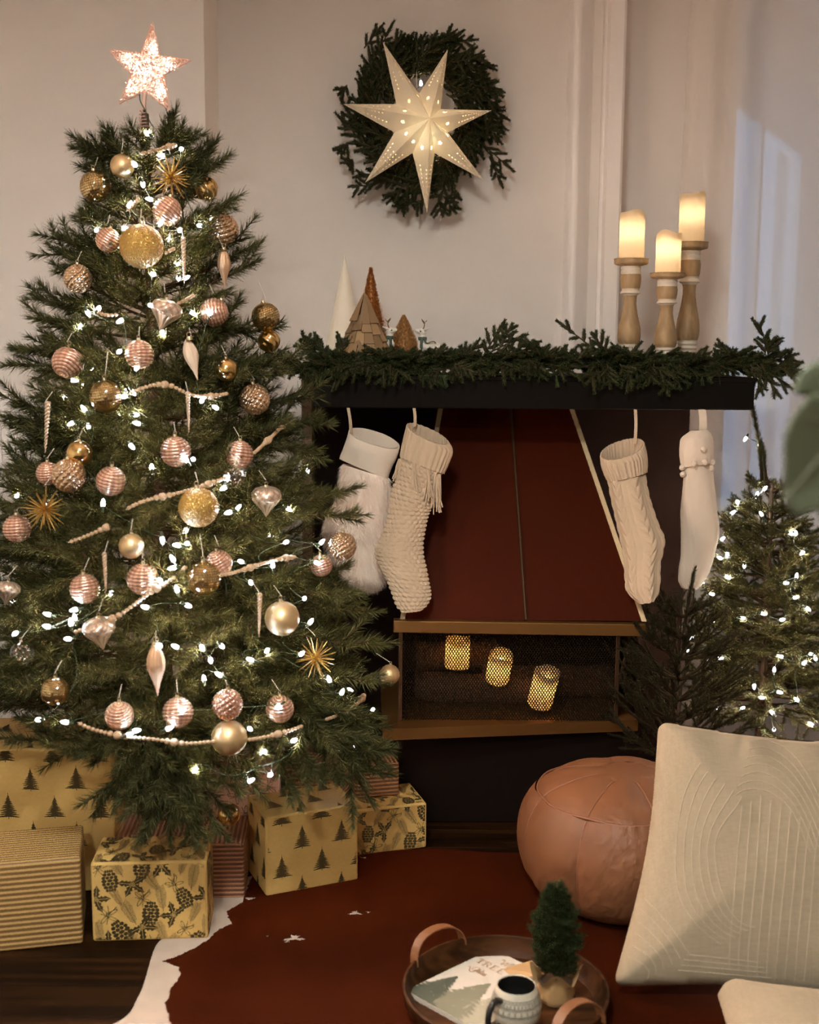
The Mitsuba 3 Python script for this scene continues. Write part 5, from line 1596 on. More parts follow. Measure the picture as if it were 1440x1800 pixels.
for px, py, rr in [(518, 1652, .018), (625, 1608, .013), (440, 1582, .011), (648, 1606, .006), (470, 1648, .004), (640, 1510, .008), (505, 1658, .007)]:
    c = onz(px, py)[:2]; a = np.linspace(0, 2 * np.pi, 60)[:-1]
    q = rr * (1 + .35 * np.sin(a * 3 + px) + rg.normal(0, .22, len(a)))
    spots.append(sg.Polygon(np.c_[c[0] + q * np.cos(a) * 1.15, c[1] + q * np.sin(a) * .7]).buffer(0))
gb = gb.difference(unary_union(spots))
v, f = slab(go, .003); put(rug, 'white_hide', P((v + [0, 0, .0004], f), M_HIDE), 'white hide edge')
ms = slab(gb, .0012); put(rug, 'brown_hide', P((ms[0] + [0, 0, .0035], ms[1]), M_BROWN), 'brown hair patch')

# ------------------------------------------------------------------ pouf
pf = thing('leather_pouf', 'round tan leather pouf with stitched panels beside the cushion', 'pouf')
PC = np.array([0.567, 2.97]); PR, PH = .282, .345
pr = CubicSpline(np.arange(11), np.array([(.02, 0), (.17, .0), (.235, .022), (.27, .085), (.282, .165), (.268, .235), (.232, .288), (.175, .318), (.11, .336), (.06, .342), (.001, .343)]))(np.linspace(0, 10, 60))
pr[:, 0] *= .955; pr[:, 1] = np.maximum(pr[:, 1] * .955, .0008)
npan = 8
for k in range(npan):
    a0 = 2 * np.pi * (k + .22) / npan; a = np.linspace(a0 + .006, a0 + 2 * np.pi / npan - .006, 18)
    q = np.linspace(-1, 1, 18)
    for nm, sel in (('side_panel', pr[:36]), ('top_panel', pr[35:54])):
        bul = .012 * (1 - q ** 2) ** .7 if nm == 'side_panel' else .004 * (1 - q ** 2)
        rr = sel[:, 0:1] + bul[None] * np.clip(sel[:, 1:2] / .05, 0, 1)
        wr_ = .003 * (meshkit.noise(np.stack([a[None] * 9 + 0 * rr, sel[:, 1:2] * 18 + 0 * rr, 0 * rr], -1), k) - .5)
        v = np.stack([PC[0] + (rr + wr_) * np.cos(a), PC[1] + (rr + wr_) * np.sin(a), sel[:, 1:2] + 0 * rr + (.006 * (1 - q ** 2)[None] * np.clip((sel[:, 1:2] - .24) / .06, 0, 1))], -1).reshape(-1, 3)
        put(pf, nm, P((v, grid_faces(len(sel), 18, False)), M_LEATH, True))
    sq = pr[3:54]
    put(pf, 'seam', P(tube(np.stack([PC[0] + (sq[:, 0] - .001) * math.cos(a0), PC[1] + (sq[:, 0] - .001) * math.sin(a0), sq[:, 1]], 1), .0028, 6), M_SEAM, True))
aa = np.linspace(0, 2 * np.pi, 97)
rs = pr[35] + [.005, .002]
put(pf, 'rim_seam', P(tube(np.stack([PC[0] + rs[0] * np.cos(aa), PC[1] + rs[0] * np.sin(aa), rs[1] + .002 * np.sin(aa * 8)], 1), .0034, 6, False), M_SEAM, True))
v = lathe([(.080, .3235), (.076, .3290), (.05, .3325), (1e-4, .3335)], 48)
put(pf, 'top_patch', P((v[0] + [PC[0], PC[1], 0], v[1]), M_LEATH, True))
put(pf, 'bottom', P((lambda q: (q[0] + [PC[0], PC[1], 0], q[1]))(lathe([(1e-4, .0005), (.2, .0005), (.21, .004)], 32)), M_SEAM))

# ------------------------------------------------------------------ cushions
def pillow_outline(W, H, pinch=.035, r=.02):
    pts = []
    for (x0, y0, x1, y1) in ((0, 0, W, 0), (W, 0, W, H), (W, H, 0, H), (0, H, 0, 0)):
        for s_ in np.linspace(0, 1, 20)[:-1]:
            b = pinch * math.sin(math.pi * s_) ** 1.2
            nx, ny = -(y1 - y0), (x1 - x0); L = math.hypot(nx, ny)
            pts.append((x0 + (x1 - x0) * s_ + nx / L * b, y0 + (y1 - y0) * s_ + ny / L * b))
    return sg.Polygon(pts).buffer(-r).buffer(r)


def frame_from(o, ex, ez):
    """columns: along the width, thickness (away from the viewer), along the height"""
    ex = unit(ex); ez = unit(ez - ex * np.dot(ez, ex)); ey = np.cross(ez, ex)
    Mx = np.eye(4); Mx[:3, 0], Mx[:3, 1], Mx[:3, 2], Mx[:3, 3] = ex, ey, ez, o
    return Mx


cs = thing('linen_cushion', 'large oatmeal linen cushion with raised corded lines, leaning on the leather pouf', 'cushion')
BL = onz(1078, 1733, .03); TLp = at(1158, 1268, 2.74)
exd = np.array([1, -.06, -.045])
CW, CH = .64, np.linalg.norm(TLp - BL)
ezd = TLp - BL
Mx = frame_from(BL, exd, ezd)
# the cushion's left side leans right: shear its outline, not the frame
lean = np.dot(ezd, unit(exd))
po = pillow_outline(CW, np.linalg.norm(ezd - unit(exd) * lean), .022)
Hc = po.bounds[3]
po = sa.affine_transform(po, [1, lean / Hc, 0, 1, 0, 0])


def wrinkle(q, d):
    x, z = q[:, 0], q[:, 1]
    top = np.clip((z - Hc * .78) / (Hc * .22), 0, 1)
    w_ = .007 * np.sin(x * 48 + z * 22) * top * np.clip(d / .02, 0, 1) + .008 * (meshkit.noise(np.c_[x * 13, z * 11, 0 * x], 4) - .5) * np.clip(d / .03, 0, 1)
    return w_ + .010 * np.exp(-((x - .30 - .25 * (z - Hc)) / .012) ** 2) * -np.clip((z - Hc * .8) / .1, 0, 1) * np.clip(d / .015, 0, 1)


pm = inflate(po, .15, .010, wrinkle, .55)
put(cs, 'cover', P(tr(pm, Mx), M_LINEN, True))
lo = cKDTree(pm[0][:len(pm[0]) // 2][:, [0, 2]])


def on_cushion(pts):
    d, i = lo.query(pts, k=3); w_ = 1 / (d + 1e-5); w_ /= w_.sum(1, keepdims=True)
    y = (pm[0][i][:, :, 1] * w_).sum(1)
    v = np.stack([pts[:, 0], y - .0003, pts[:, 1]], 1)
    return v @ Mx[:3, :3].T + Mx[:3, 3]


def cush_px(px, py):
    """where the sight line meets the cushion's middle plane bulged forward"""
    d = ray(px, py); n_ = Mx[:3, 1]; o = Mx[:3, 3] - n_ * .055
    p = EYE + d * (np.dot(o - EYE, n_) / np.dot(d, n_))
    q = (p - Mx[:3, 3]) @ Mx[:3, :3]
    return q[[0, 2]]


nest = []
for k in range(6):          # nested rounded rectangles, left half seen
    g = k * 15
    nest.append([(1232 - g * .2 + k * 17, 1352 + k * 12 - 10), (1205 + k * 15, 1395 + k * 8), (1193 + k * 14, 1460), (1190 + k * 14, 1540), (1196 + k * 15, 1580), (1228 + k * 14, 1630 - k * 2), (1268 + k * 12, 1660 - k * 6)])
for k in range(9):
    x = 1296 + k * 17
    nest.append([(x + 6, 1400 + abs(k - 2) * 9), (x, 1480), (x - 8, 1580), (x - 12, 1660 + k * 4), (x - 10, 1700 + k * 6)])
for k in range(7):          # arch lines at the upper right
    nest.append([(1290 + k * 6, 1400 - k * 17), (1330 + k * 8, 1388 - k * 14), (1372 + k * 8, 1408 - k * 8), (1400 + k * 8, 1450 - k * 4), (1420 + k * 9, 1500)])
for k in range(6):          # lower left corner lines
    nest.append([(1112 - k * 5, 1555 + k * 18), (1150 - k * 6, 1592 + k * 19), (1195 - k * 10, 1652 + k * 12), (1212 - k * 14, 1676 + k * 9)])
for k in range(4): nest.append([(1208 - k * 4, 1678 + k * 9), (1290, 1686 + k * 9), (1340 + k * 8, 1692 + k * 9)])
for l in nest:
    q = np.array([cush_px(*p) for p in curve(np.array(l, float), 40)])
    ok = shapely.contains_xy(po.buffer(-.012), q[:, 0], q[:, 1])
    idx = np.where(ok)[0]
    if len(idx) < 6: continue
    q = q[idx[0]:idx[-1] + 1]
    put(cs, 'corded_line', P(tube(on_cushion(q), .0011, 6), M_CORD, True))
# flat floor cushion in the corner
c2 = thing('linen_cushion', 'plain oatmeal linen cushion lying flat at the lower right corner', 'cushion')
m = inflate(pillow_outline(.66, .62, .015, .04), .17, .012, lambda q, d: .010 * (meshkit.noise(np.c_[q * 9, 0 * q[:, :1]], 9) - .5) * np.clip(d / .03, 0, 1), .55)
cB = onz(1178, 1722, .10)
M2 = frame_from(np.array([cB[0] + .0, cB[1] - .60, .082]), np.array([1, -.16, 0]), np.array([.0, 1, .0]))
M2[:3, 1] = np.cross(M2[:3, 2], M2[:3, 0])
vv = tr(m, M2)
put(c2, 'cover', P((np.maximum(vv[0], [-9, -9, .001]), vv[1]), M_LINEN, True))

# ------------------------------------------------------------------ tray and what stands on it
ty = thing('round_tray', 'round dark wooden tray with leather loop handles on the hide rug', 'tray')
TC, TR, TH = np.array([at(888, 1700, 2.42)[0] - .0, 2.40]), .222, .058
prt = [(1e-4, .0055), (TR - .035, .0055), (TR - .02, .007), (TR - .004, .03), (TR, TH - .004), (TR - .001, TH), (TR - .006, TH + .001), (TR - .009, TH - .003), (TR - .012, .034), (TR - .026, .0165), (TR - .045, .0135), (1e-4, .0135)]
m = lathe(prt, 96)
put(ty, 'body', P((m[0] + [TC[0], TC[1], 0], m[1]), M_TRAY, 35))
TZ = .0135


def handle(pa, pb, h, tilt):
    a, b = np.asarray(pa), np.asarray(pb)
    q = curve([a, a + (b - a) * .1 + [0, 0, h * .7] + np.array(tilt) * .5, (a + b) / 2 + [0, 0, h] + np.array(tilt), a + (b - a) * .9 + [0, 0, h * .7] + np.array(tilt) * .5, b], 30)
    t_ = unit(np.gradient(q, axis=0)); c = unit(np.array([TC[0], TC[1], 0]) * 1.0 - np.array([*((a + b) / 2)[:2], 0]))
    wv = unit(np.cross(t_, np.cross(c, [0, 0, 1.0])))  # strap width faces the tray centre
    wd = np.tile(c, (30, 1)) * .0115
    th = np.cross(t_, wd); th = unit(th) * .0014
    ring_ = np.stack([q + wd + th, q + wd - th, q - wd - th, q - wd + th], 1)
    v = ring_.reshape(-1, 3); f = grid_faces(30, 4)
    put(ty, 'handle', P((v, f), M_STRAP), 'tan leather strap handle')


def rim(deg, z=.045): return np.array([TC[0] + (TR - .001) * math.cos(math.radians(deg)), TC[1] + (TR - .001) * math.sin(math.radians(deg)), z])


handle(rim(152), rim(112), .055, [-.012, .012, 0])
handle(rim(-32), rim(-68), .060, [-.010, .01, 0])
# magazine
mgz = thing('magazine', 'holiday magazine with green trees on its cover lying in the tray', 'magazine')
mc = [onz(712, 1741, .03), onz(800, 1800, .02), onz(866, 1666, .022), onz(930, 1720, .02)]
o = onz(760, 1770, TZ)
A = onz(713, 1742, .024); Bq = onz(865, 1667, .018); Cq = onz(812, 1803, .024)
ex = Bq - A; ex[2] = 0; LW = np.linalg.norm(ex); ex /= LW          # along the height of the cover (tail to head)
ey = Cq - A; ey[2] = 0; ey -= ex * np.dot(ey, ex); ey = unit(ey)   # across the cover
WW = LW * .74


def mag(q, lift=0.0):
    u, w_ = q[:, 0], q[:, 1]
    z = TZ + .0065 + .006 * np.exp(-(u / LW) * 6) * (1 - .5 * w_ / WW) + .002 * np.sin(u / LW * 5) + lift
    return A * [1, 1, 0] + u[:, None] * ex + w_[:, None] * ey + z[:, None] * np.array([0, 0, 1.0])


gu, gw = np.meshgrid(np.linspace(0, LW, 24), np.linspace(0, WW, 14), indexing='ij')
gq = np.stack([gu.ravel(), gw.ravel()], 1)
topv = mag(gq); botv = topv.copy(); botv[:, 2] = TZ + .001 + 0 * botv[:, 2]
nq = len(gq); f = grid_faces(24, 14, False)
ring_i = list(range(0, 14)) + [i * 14 + 13 for i in range(1, 24)] + [23 * 14 + j for j in range(12, -1, -1)] + [i * 14 for i in range(22, 0, -1)]
sf = []
for a, b in zip(ring_i, ring_i[1:] + ring_i[:1]): sf += [[a, b, b + nq], [a, b + nq, a + nq]]
put(mgz, 'pages', P((np.vstack([topv, botv]), np.vstack([f, f[:, ::-1] + nq, sf])), M_PAPER))


def on_mag(g, lift): 
    return flat_poly(shapely.segmentize(g, .012), lambda q: mag(q, lift))


cover = sg.box(.001, .001, LW - .001, WW - .001)


def big_fir(u0, w0, h, wid, rg):
    """grows along +u (towards the title)"""
    L, R_ = [], []
    n = 14
    for i in range(n):
        s_ = i / n; hw = wid / 2 * (1 - s_) ** .85
        L += [(u0 + h * s_, w0 + hw * rg.uniform(.9, 1.15)), (u0 + h * (s_ + .055), w0 + hw * rg.uniform(.62, .75))]
        R_ += [(u0 + h * s_, w0 - hw * rg.uniform(.9, 1.15)), (u0 + h * (s_ + .055), w0 - hw * rg.uniform(.62, .75))]
    return sg.Polygon(L + [(u0 + h * 1.02, w0)] + R_[::-1]).buffer(0)


rg = np.random.default_rng(91)
t3 = big_fir(-.03, WW * .80, LW * .62, WW * .9, rg).intersection(cover); t2 = big_fir(-.03, WW * .50, LW * .66, WW * .78, rg).intersection(cover); t1 = big_fir(-.03, WW * .17, LW * .55, WW * .62, rg).intersection(cover)
flakes = unary_union([sg.Point(rg.uniform(.02, LW * .62), rg.uniform(.01, WW - .01)).buffer(rg.uniform(.0010, .0018), 6) for _ in range(46)])
put(mgz, 'printed_tree', P(on_mag(t3.difference(flakes), .0003), M_PG3), 'pale printed tree'); put(mgz, 'printed_tree', P(on_mag(t2.difference(flakes), .0005), M_PG2), 'sage printed tree'); put(mgz, 'printed_tree', P(on_mag(t1.difference(flakes), .0007), M_PG), 'dark green printed tree')


def script_word(strokes, x, y, s_, th):
    out = []
    for st in strokes:
        q = curve(np.array(st, float), 26) if len(st) > 2 else np.array(st, float)
        out.append(sg.LineString(q * s_ + [x, y]).buffer(th))
    return unary_union(out)


# handwriting, in units of the x-height, baseline at 0
W_ = [[(-.9, 1.7), (-.6, 2.2), (-.2, 1.6), (.1, .0), (.6, 1.2), (.9, 1.9), (.95, .6), (1.1, 0), (1.6, 1.3), (1.9, 2.3), (2.3, 2.2)]]
h_ = [[(2.1, 0), (2.5, 1.3), (2.6, 2.1), (2.3, 2.0), (2.35, .8), (2.35, 0)], [(2.35, .5), (2.7, 1.0), (2.9, .8), (2.9, .15), (3.15, .1)]]
e_ = lambda x: [[(x, .45), (x + .35, .6), (x + .4, .95), (x + .12, .95), (x + .05, .4), (x + .3, .02), (x + .65, .25)]]
r_ = lambda x: [[(x, .2), (x + .1, 1.0), (x + .25, .85), (x + .5, .85), (x + .45, .1), (x + .7, .15)]]
G_ = [[(1.5, 1.9), (1.0, 2.2), (.4, 1.7), (.2, .7), (.7, .1), (1.25, .5), (1.3, 1.0), (1.35, -.3), (.8, -.9), (.1, -.5), (-.4, .3), (-.9, .9), (-1.3, .5)]]
l_ = lambda x: [[(x, .2), (x + .35, 1.3), (x + .3, 2.0), (x + .1, 1.6), (x + .15, .2), (x + .45, .15)]]
i_ = lambda x: [[(x, .3), (x + .12, .95), (x + .12, .15), (x + .35, .2)], [(x + .14, 1.35), (x + .18, 1.4)]]
s_s = lambda x: [[(x, .2), (x + .3, 1.0), (x + .4, .5), (x + .3, .05), (x + .05, .1)]]
t_t = lambda x: [[(x + .2, 1.8), (x + .15, .3), (x + .35, .05), (x + .55, .3)], [(x, 1.25), (x + .5, 1.3)]]
n_n = lambda x: [[(x, .9), (x + .1, .0), (x + .15, .7), (x + .4, 1.0), (x + .5, .6), (x + .5, .1), (x + .8, .2)]]
wher = W_ + h_ + e_(3.1) + r_(3.75) + e_(4.4)
glis = G_ + l_(1.6) + i_(2.1) + s_s(2.5) + t_t(2.95) + e_(3.5) + n_n(4.15)
# page coordinates of the lettering: x across the cover (w), y towards the head (u)
def lettering(g, w0, u0):
    return sa.affine_transform(g, [0, 1, 1, 0, u0, w0])   # (x, y) -> (u, w)
xh = .0098
tx = [lettering(script_word(wher, 0, 0, xh, .0011), WW * .30, LW * .855), lettering(script_word(glis, 0, 0, xh * .9, .0011), WW * .15, LW * .615)]
# serif capitals
def cap(ch):
    S = .16; ser = lambda x, y, w: sg.box(x - w, y - .035, x + w, y + .035)
    stem = lambda x: sg.box(x - .09, 0, x + .09, 1)
    if ch == 'T': return unary_union([stem(.5), sg.box(.05, .92, .95, 1), sg.box(.05, .72, .11, 1), sg.box(.89, .72, .95, 1), ser(.5, .03, .22)])
    if ch == 'R': return unary_union([stem(.2), ser(.2, .03, .2), ser(.2, .97, .2), sg.LineString(curve([(.2, .95), (.62, .92), (.75, .73), (.6, .54), (.2, .5)], 16)).buffer(.05), sg.Polygon([(.4, .5), (.6, .5), (.95, 0), (.7, 0)])])
    if ch == 'E': return unary_union([stem(.2), sg.box(.02, .93, .78, 1), sg.box(.02, 0, .82, .07), sg.box(.2, .47, .6, .54), sg.box(.72, .75, .78, 1), sg.box(.76, 0, .82, .26), sg.box(.55, .38, .6, .63)])
    if ch == 'O': return sa.scale(sg.Point(0, 0).buffer(1, 16), .46, .5).difference(sa.scale(sg.Point(0, 0).buffer(1, 16), .28, .44)).buffer(0)
    if ch == 'P': return unary_union([stem(.2), ser(.2, .03, .2), ser(.2, .97, .2), sg.LineString(curve([(.2, .95), (.62, .92), (.75, .72), (.6, .5), (.2, .47)], 16)).buffer(.05)])
    if ch == 'S': return sg.LineString(curve([(.75, .85), (.45, .96), (.18, .78), (.42, .53), (.72, .3), (.45, .04), (.12, .18)], 24)).buffer(.07)
x = 0; cp = []
for ch in 'TREETOPS':
    g = cap(ch)
    if ch == 'O': g = sa.translate(g, .48, .5)
    cp.append(sa.translate(sa.scale(g, .0205, .0215, origin=(0, 0)), x, 0)); x += .0212
tx.append(lettering(unary_union(cp), WW * .06, LW * .735))
for g in tx:
    g = g.intersection(cover)
    put(mgz, 'title_lettering', P(on_mag(g, .0004), M_PT), 'tan title lettering')

# mug
mug = thing('coffee_mug', 'cream mug with dark folk pattern bands and black handle on the magazine', 'mug')
mp = onz(908, 1728, .085); mr = .041; mz = TZ + .0085
MS = 1.17
mp = np.array([onz(908, 1734, mz + .075 * MS)[0], onz(908, 1734, mz + .075 * MS)[1]])
pm_ = [(1e-4, 0), (.026, 0), (.029, .003), (.038, .012), (.0445, .028), (.0455, .042), (.042, .058), (.0365, .072), (.0352, .077), (.0342, .0785), (.0330, .077)]
pi_ = [(.0330, .077), (.0352, .070), (.040, .056), (.0432, .042), (.042, .028), (.030, .010), (1e-4, .008)]
put(mug, 'body', P(tr(lathe(pm_, 64), mv(mp[0], mp[1], mz) @ scl(MS)), M_MUG, 40)); put(mug, 'inside', P(tr(lathe(pi_, 64), mv(mp[0], mp[1], mz) @ scl(MS)), M_MUGBLK, 60), 'black glazed inside')
rz_ = np.array(pm_)
def mug_r(z): return np.interp(z, rz_[2:9, 1], rz_[2:9, 0])
ms = []
for z, hgt in [(.0665, .0006), (.0625, .0006), (.0545, .0009), (.0515, .0006), (.0415, .0009), (.0385, .0006)]:
    ms.append(lathe([(mug_r(z - hgt) + .0003, z - hgt), (mug_r(z + hgt) + .0003, z + hgt)], 64))
def patch(zc, a, pts2):
    q = np.array(pts2); zz_ = zc + q[:, 1]; rr = mug_r(zz_) + .0004; an = a + q[:, 0] / rr
    v = np.stack([rr * np.cos(an), rr * np.sin(an), zz_], 1); return v, np.array([[0, i, i + 1] for i in range(1, len(q) - 1)])
for k in range(40):
    a = 2 * np.pi * k / 40
    ms.append(patch(.0585, a, [(0, -.0028), (.0018, 0), (0, .0028), (-.0018, 0)])); ms.append(patch(.0645, a + .08, [(-.0008, -.001), (.0008, -.001), (.0008, .001), (-.0008, .001)]))
for k in range(26):
    a = 2 * np.pi * k / 26
    ms.append(patch(.046, a, [(-.0008, -.0032), (.0008, -.0032), (.0008, .003), (-.0008, .003)])); ms.append(patch(.0475, a, [(-.0022, -.0006), (.0022, -.0006), (0, .0018)]))
for k in range(9):
    a = 2 * np.pi * k / 9
    for j in range(3): ms.append(patch(.014 + j * .0035, a, [(-.005 + j * .0012, -.003), (.005 - j * .0012, -.003), (0, .003)]))
put(mug, 'painted_bands', P(tr(cat(ms), mv(mp[0], mp[1], mz) @ scl(MS)), M_MUGBLK), 'dark painted folk bands')
ha = math.radians(222)
hd = np.array([math.cos(ha), math.sin(ha), 0]); hc = np.array([mp[0], mp[1], mz])
hq = curve([hc + hd * .037 * MS + [0, 0, .060 * MS], hc + hd * .060 * MS + [0, 0, .064 * MS], hc + hd * .070 * MS + [0, 0, .044 * MS], hc + hd * .064 * MS + [0, 0, .020 * MS], hc + hd * .040 * MS + [0, 0, .018 * MS]], 26)
put(mug, 'handle', P(tube(hq, .0068, 12), M_MUGBLK, True), 'black ear handle')

# potted mini tree in kraft wrap
mt = thing('mini_tree', 'small bushy evergreen in crumpled kraft wrap standing in the tray', 'potted tree')
mtp = np.array([onz(978, 1722, .06)[0], onz(978, 1722, .06)[1]]); zt0, zt1 = .055, at(968, 1545, mtp[1])[2]
rg = np.random.default_rng(95)
nr, ns = 9, 40
aa_ = np.arange(ns) * 2 * np.pi / ns; rows = []
for i in range(nr):
    s_ = i / (nr - 1); rr = np.interp(s_, [0, .1, .75, 1], [.034, .038, .040, .054]) * (1 + .07 * np.sign(np.sin(aa_ * 4 + .7)) * np.abs(np.sin(aa_ * 4 + .7)) ** .5 * (.3 + s_)) + rg.normal(0, .0007, ns)
    rows.append(np.stack([rr * np.cos(aa_), rr * np.sin(aa_), TZ + .001 + s_ * .068 + .016 * s_ ** 2 * np.sin(aa_ * 4 + 1.9)], 1))
wv = np.vstack(rows + [np.array([[0, 0, TZ + .001]])]) + [mtp[0], mtp[1], 0]
wf = grid_faces(nr, ns); j = np.arange(ns); wf = np.vstack([wf, np.stack([(j + 1) % ns, j, j * 0 + len(wv) - 1], 1)])
put(mt, 'kraft_wrap', P((wv, wf), M_BURLAP, 25), 'crumpled kraft paper wrap')
put(mt, 'soil', P(tr(lathe([(1e-4, .058), (.037, .055)], 24), mv(mtp[0], mtp[1], 0)), M_BARK))
ms, cl = [], []
put(mt, 'stem', P(tube([(mtp[0], mtp[1], .05), (mtp[0] - .006, mtp[1], zt1 - .02)], [.004, .0015], 6), M_BARK))
for k in range(95):
    s_ = k / 95; z = zt0 + .012 + (zt1 - zt0 - .03) * s_; R = np.interp(s_, [0, .2, .5, 1], [.040, .052, .046, .012]); a = k * 2.4
    p0 = np.array([mtp[0] - .006 * s_, mtp[1], z]); d = np.array([math.cos(a), math.sin(a), .55])
    m, c = branch(p0, p0 + d * R * rg.uniform(.8, 1.1), rg, 0, 4, .018, 3400, .03, SPG * .9, None, .0012)
    ms.append(m); cl.append(c)
put(mt, 'foliage', P(cat(ms), M_GREEN, False, color=np.vstack(cl)), None, 'stuff')
# crumpled flap of the wrap lying over the magazine
fv, ff = [], []
fg = [onz(885, 1703, .045), onz(935, 1688, .05), onz(958, 1712, .062), onz(905, 1722, .040), onz(953, 1720, .05)]
fl = sheet(fg[0], fg[1], fg[2], fg[3], (0, 0, -.0006))
put(mt, 'paper_flap', P(fl, M_BURLAP))

# ------------------------------------------------------------------ pre-lit small tree and dark pine at the right
s2 = thing('small_lit_tree', 'smaller tree with warm lights standing at the right behind the cushion', 'Christmas tree')
SY, SX = 3.66, at(1345, 1100, 3.66)[0]
SR = np.array([(at(1340, y, SY)[2], r) for y, r in [(1400, .30), (1300, .285), (1200, .245), (1100, .215), (1020, .185), (950, .155), (880, .125), (845, .06), (820, .03)]])
def SRT(z): return np.interp(z, SR[:, 0], SR[:, 1])
saxis = lambda z: np.array([SX, SY])
G2 = np.array([[.054, .058, .024], [.084, .090, .040], [.14, .136, .066], [.10, .095, .044]])
rng = np.random.default_rng(51)
sb = [(1312, 769), (1337, 780), (1343, 861), (1331, 870), (1296, 880), (1286, 903), (1340, 906), (1399, 940), (1388, 937), (1268, 949), (1279, 972), (1268, 982), (1309, 993), (1276, 1013), (1255, 1045), (1236, 1026), (1413, 969), (1400, 1015), (1379, 1025),
      (1396, 1051), (1418, 1068), (1303, 1086), (1339, 1078), (1373, 1090), (1255, 1091), (1212, 1125), (1264, 1157), (1244, 1165), (1376, 1155), (1425, 1150), (1435, 1160), (1412, 1168), (1308, 1182), (1361, 1180), (1326, 1203), (1367, 1216), (1404, 1232),
      (1337, 1226), (1263, 1245), (1304, 1247), (1359, 1254), (1361, 1282), (1429, 1275), (1331, 1306), (1212, 1147), (1178, 1219), (1455, 1030), (1460, 1110), (1470, 1200), (1455, 1250)]
sbp = []
for x, y in sb:
    d = ray(x, y); best, bp = 9, None
    for Y in np.arange(SY - .33, SY + .01, .005):
        p = EYE + d * (Y / d[1]); q = np.hypot(p[0] - SX, p[1] - SY) / SRT(p[2])
        if q <= .95: bp = p; break
        if q < best: best, bp = q, p
    sbp.append(bp)
cc = []
for p in sbp:
    for t_ in (0, .012, .03, .055, .08): cc.append(p + unit(EYE - p) * t_)
ck = cKDTree(np.array(cc))
def open2(q):
    q = np.atleast_2d(q); d, _ = ck.query(q); ok = d > .0105
    return ok if len(ok) > 1 else bool(ok[0])
zb_, zt_ = .30, at(1345, 850, SY)[2]
put(s2, 'trunk', P(tube([(SX, SY, 0.02), (SX, SY, zt_)], [.018, .008], 8), M_BARK))
for lv_ in range(17):
    z = zb_ + (zt_ - zb_) * lv_ / 16; R = SRT(z); nb = int(6 + 22 * R)
    for k in range(nb):
        a = 2 * math.pi * (k + rng.uniform(-.3, .3)) / nb + lv_ * 1.7
        Rk = R * rng.uniform(.8, 1.08); el = np.interp(z, [.3, .9], [0, 22]) + rng.normal(0, 8)
        tip = np.array([SX + Rk * math.cos(a), SY + Rk * math.sin(a), z + rng.normal(0, .012)])
        root = np.array([SX, SY, max(z - math.tan(math.radians(el)) * Rk, .1)]); root += (tip - root) * .08
        m = branch(root, tip, rng, .03, 8, .021, 1700, .085, G2, open2, .0021)
        if m: put(s2, 'branch', P(m[0], M_FOL, False, color=m[1]))
m = branch(at(1347, 850, SY), at(1322, 712, SY), rng, 0.02, 0, .026, 3600, .05, G2, None, .0022)
put(s2, 'leader', P(m[0], M_FOL, False, color=m[1]))
q = curve([at(1348, 850, SY), at(1342, 800, SY), at(1335, 770, SY)], 10); m = []
for k in range(10):
    b = branch(at(1347 + rng.normal(0, 5), 848, SY), at(1338 + rng.normal(0, 3), 775 + rng.uniform(0, 25), SY - rng.uniform(-.01, .01)), rng, 0, 0, .019, 2600, .05, G2, None, .002)
    put(s2, 'branch', P(b[0], M_FOL, False, color=b[1]))
tk = tr(lathe([(1e-4, 0.001), (.09, .001), (.10, .03), (.02, .05), (.018, .08)], 24), mv(SX, SY, 0)); put(s2, 'stand', P(tk, M_WIRE, 40))
lights('string_lights', 'string of warm white mini lights on the smaller tree at the right', 'string lights', sbp, rng, [b * .8 for b in BULB_RGB], (), saxis)

dp = thing('potted_pine', 'small dark unlit pine with upswept branches in front of the smaller lit tree', 'pine tree')
DY = 3.34; DX = at(1196, 1150, DY)[0]
G3 = np.array([[.018, .020, .011], [.028, .027, .014], [.040, .034, .018]])
rng = np.random.default_rng(52)
ztop = at(1222, 1000, DY)[2]
put(dp, 'trunk', P(tube(curve([(DX, DY, .12), (DX + .005, DY, .45), at(1222, 1000, DY)], 12), np.linspace(.009, .002, 12), 6), M_BARK))
put(dp, 'pot', P(tr(lathe([(1e-4, .001), (.06, .001), (.075, .12), (.078, .13), (.07, .13), (.065, .118), (1e-4, .115)], 28), mv(DX, DY, 0)), M_POT, 40))
m = branch((DX + .01, DY, ztop - .16), at(1222, 1000, DY), rng, 0, 0, .017, 4800, .05, G3, None, .0021); put(dp, 'leader', P(m[0], M_FOL, False, color=m[1]))
for lv_ in range(8):
    z = .22 + (ztop - .36) * lv_ / 7; R = np.interp(lv_, [0, 2, 7], [.22, .24, .09]); nb = 9
    for k in range(nb):
        a = 2 * math.pi * (k + rng.uniform(-.3, .3)) / nb + lv_ * .9
        tip = np.array([DX + R * math.cos(a) * rng.uniform(.8, 1.05), DY + R * .75 * math.sin(a), z + R * rng.uniform(.4, .8)])
        m = branch((DX, DY, z), tip, rng, .06, 5, .0145, 2300, .085, G3, None, .002, 24)
        put(dp, 'branch', P(m[0], M_FOL, False, color=m[1]))

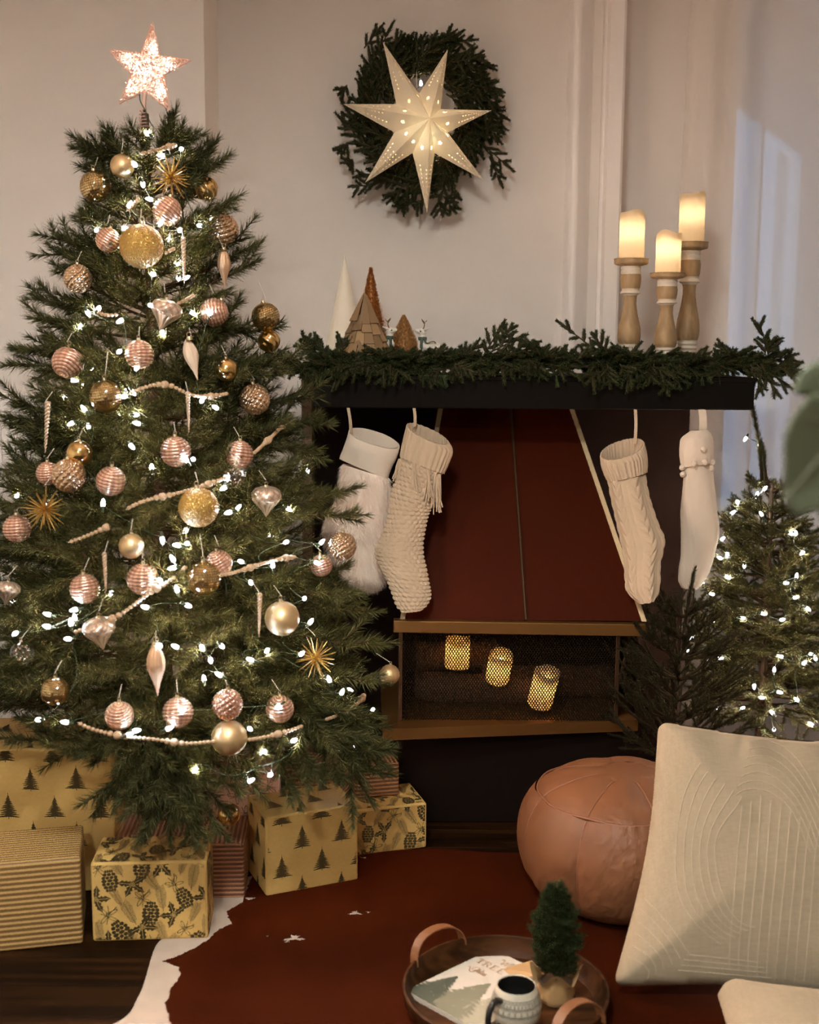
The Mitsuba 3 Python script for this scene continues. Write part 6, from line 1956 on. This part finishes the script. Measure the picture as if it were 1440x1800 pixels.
# ------------------------------------------------------------------ monstera close to the camera at the right edge
mo = thing('monstera_plant', 'blurred green monstera leaf in the near right foreground', 'plant')
YM = 1.28
lp_ = [(1371, 752), (1366, 800), (1368, 850), (1376, 884), (1392, 901), (1408, 897), (1422, 893), (1432, 908), (1440, 921), (1455, 905), (1500, 930), (1580, 900), (1640, 840), (1650, 760), (1600, 690), (1540, 660), (1480, 672), (1455, 690), (1430, 693), (1398, 715)]
poly = np.array([at(x, y, YM)[[0, 2]] for x, y in lp_])
poly = CubicSpline(np.arange(len(poly) + 1), np.vstack([poly, poly[:1]]), bc_type='periodic')(np.linspace(0, len(poly), 140))
c0 = poly.mean(0)
def leaf_wave(q, d): return -.02 * np.clip(d / .05, 0, 1) + .016 * np.sin((q[:, 0] - c0[0]) * 26 + (q[:, 1] - c0[1]) * 16)
lm = inflate(sg.Polygon(poly).buffer(0), .003, .006, leaf_wave, .5); half_n = len(lm[0]) // 2
pg = sg.Polygon(poly).buffer(0)
lv2 = lm[0].copy(); nrg = len(lm[0])
base = lambda x, z: .016 * np.sin((x - c0[0]) * 26 + (z - c0[1]) * 16) - .10 * np.abs((z - c0[1]) - .5 * (x - c0[0])) 
lv2[:, 1] = YM + base(lv2[:, 0], lv2[:, 2]) + np.where(np.arange(nrg) < half_n, -.0006, .0006)
put(mo, 'leaf', P((lv2, lm[1]), M_LEAF, True))
mid = np.array([at(x, y, YM) for x, y in [(1600, 730), (1520, 745), (1440, 800), (1400, 840), (1376, 870)]]); mid = curve(mid, 30); mid[:, 1] = YM + base(mid[:, 0], mid[:, 2]) - .002
put(mo, 'midrib', P(tube(mid, np.linspace(.003, .001, 30), 6), M_VEIN, True), 'paler leaf midrib')
for k_, px_, py_ in [(8, 1410, 735), (13, 1430, 880)]:
    q = curve([mid[k_], (mid[k_] + at(px_, py_, YM)) / 2, at(px_, py_, YM)], 12); q[:, 1] = YM + base(q[:, 0], q[:, 2]) - .0015
    put(mo, 'side_vein', P(tube(q, np.linspace(.0016, .0008, 12), 5), M_VEIN, True))
p2 = np.array([at(x, y, 1.36)[[0, 2]] for x, y in [(1392, 690), (1400, 665), (1415, 643), (1440, 634), (1500, 640), (1560, 690), (1500, 720), (1430, 702)]])
l2 = inflate(sg.Polygon(p2).buffer(-.004).buffer(.004), .003, .006, None, .5); l2[0][:, 1] += 1.36 + .05 * (l2[0][:, 0] - p2[:, 0].mean())
put(mo, 'leaf', P(l2, M_LEAF, True))
pot_x, pot_y = 1.02, 1.30
put(mo, 'stem', P(tube(curve([(pot_x, pot_y, .28), (pot_x - .02, pot_y, .9), at(1700, 640, YM), at(1600, 730, YM)], 30), .0045, 8), M_VEIN, True))
put(mo, 'stem', P(tube(curve([(pot_x + .02, pot_y + .02, .28), (pot_x, pot_y + .04, 1.0), at(1640, 600, 1.36), at(1540, 680, 1.36)], 30), .0045, 8), M_VEIN, True))
put(mo, 'pot', P(tr(lathe([(1e-4, .001), (.12, .001), (.15, .28), (.155, .30), (.14, .30), (.135, .27), (1e-4, .268)], 40), mv(pot_x, pot_y, 0)), M_POT, 40))
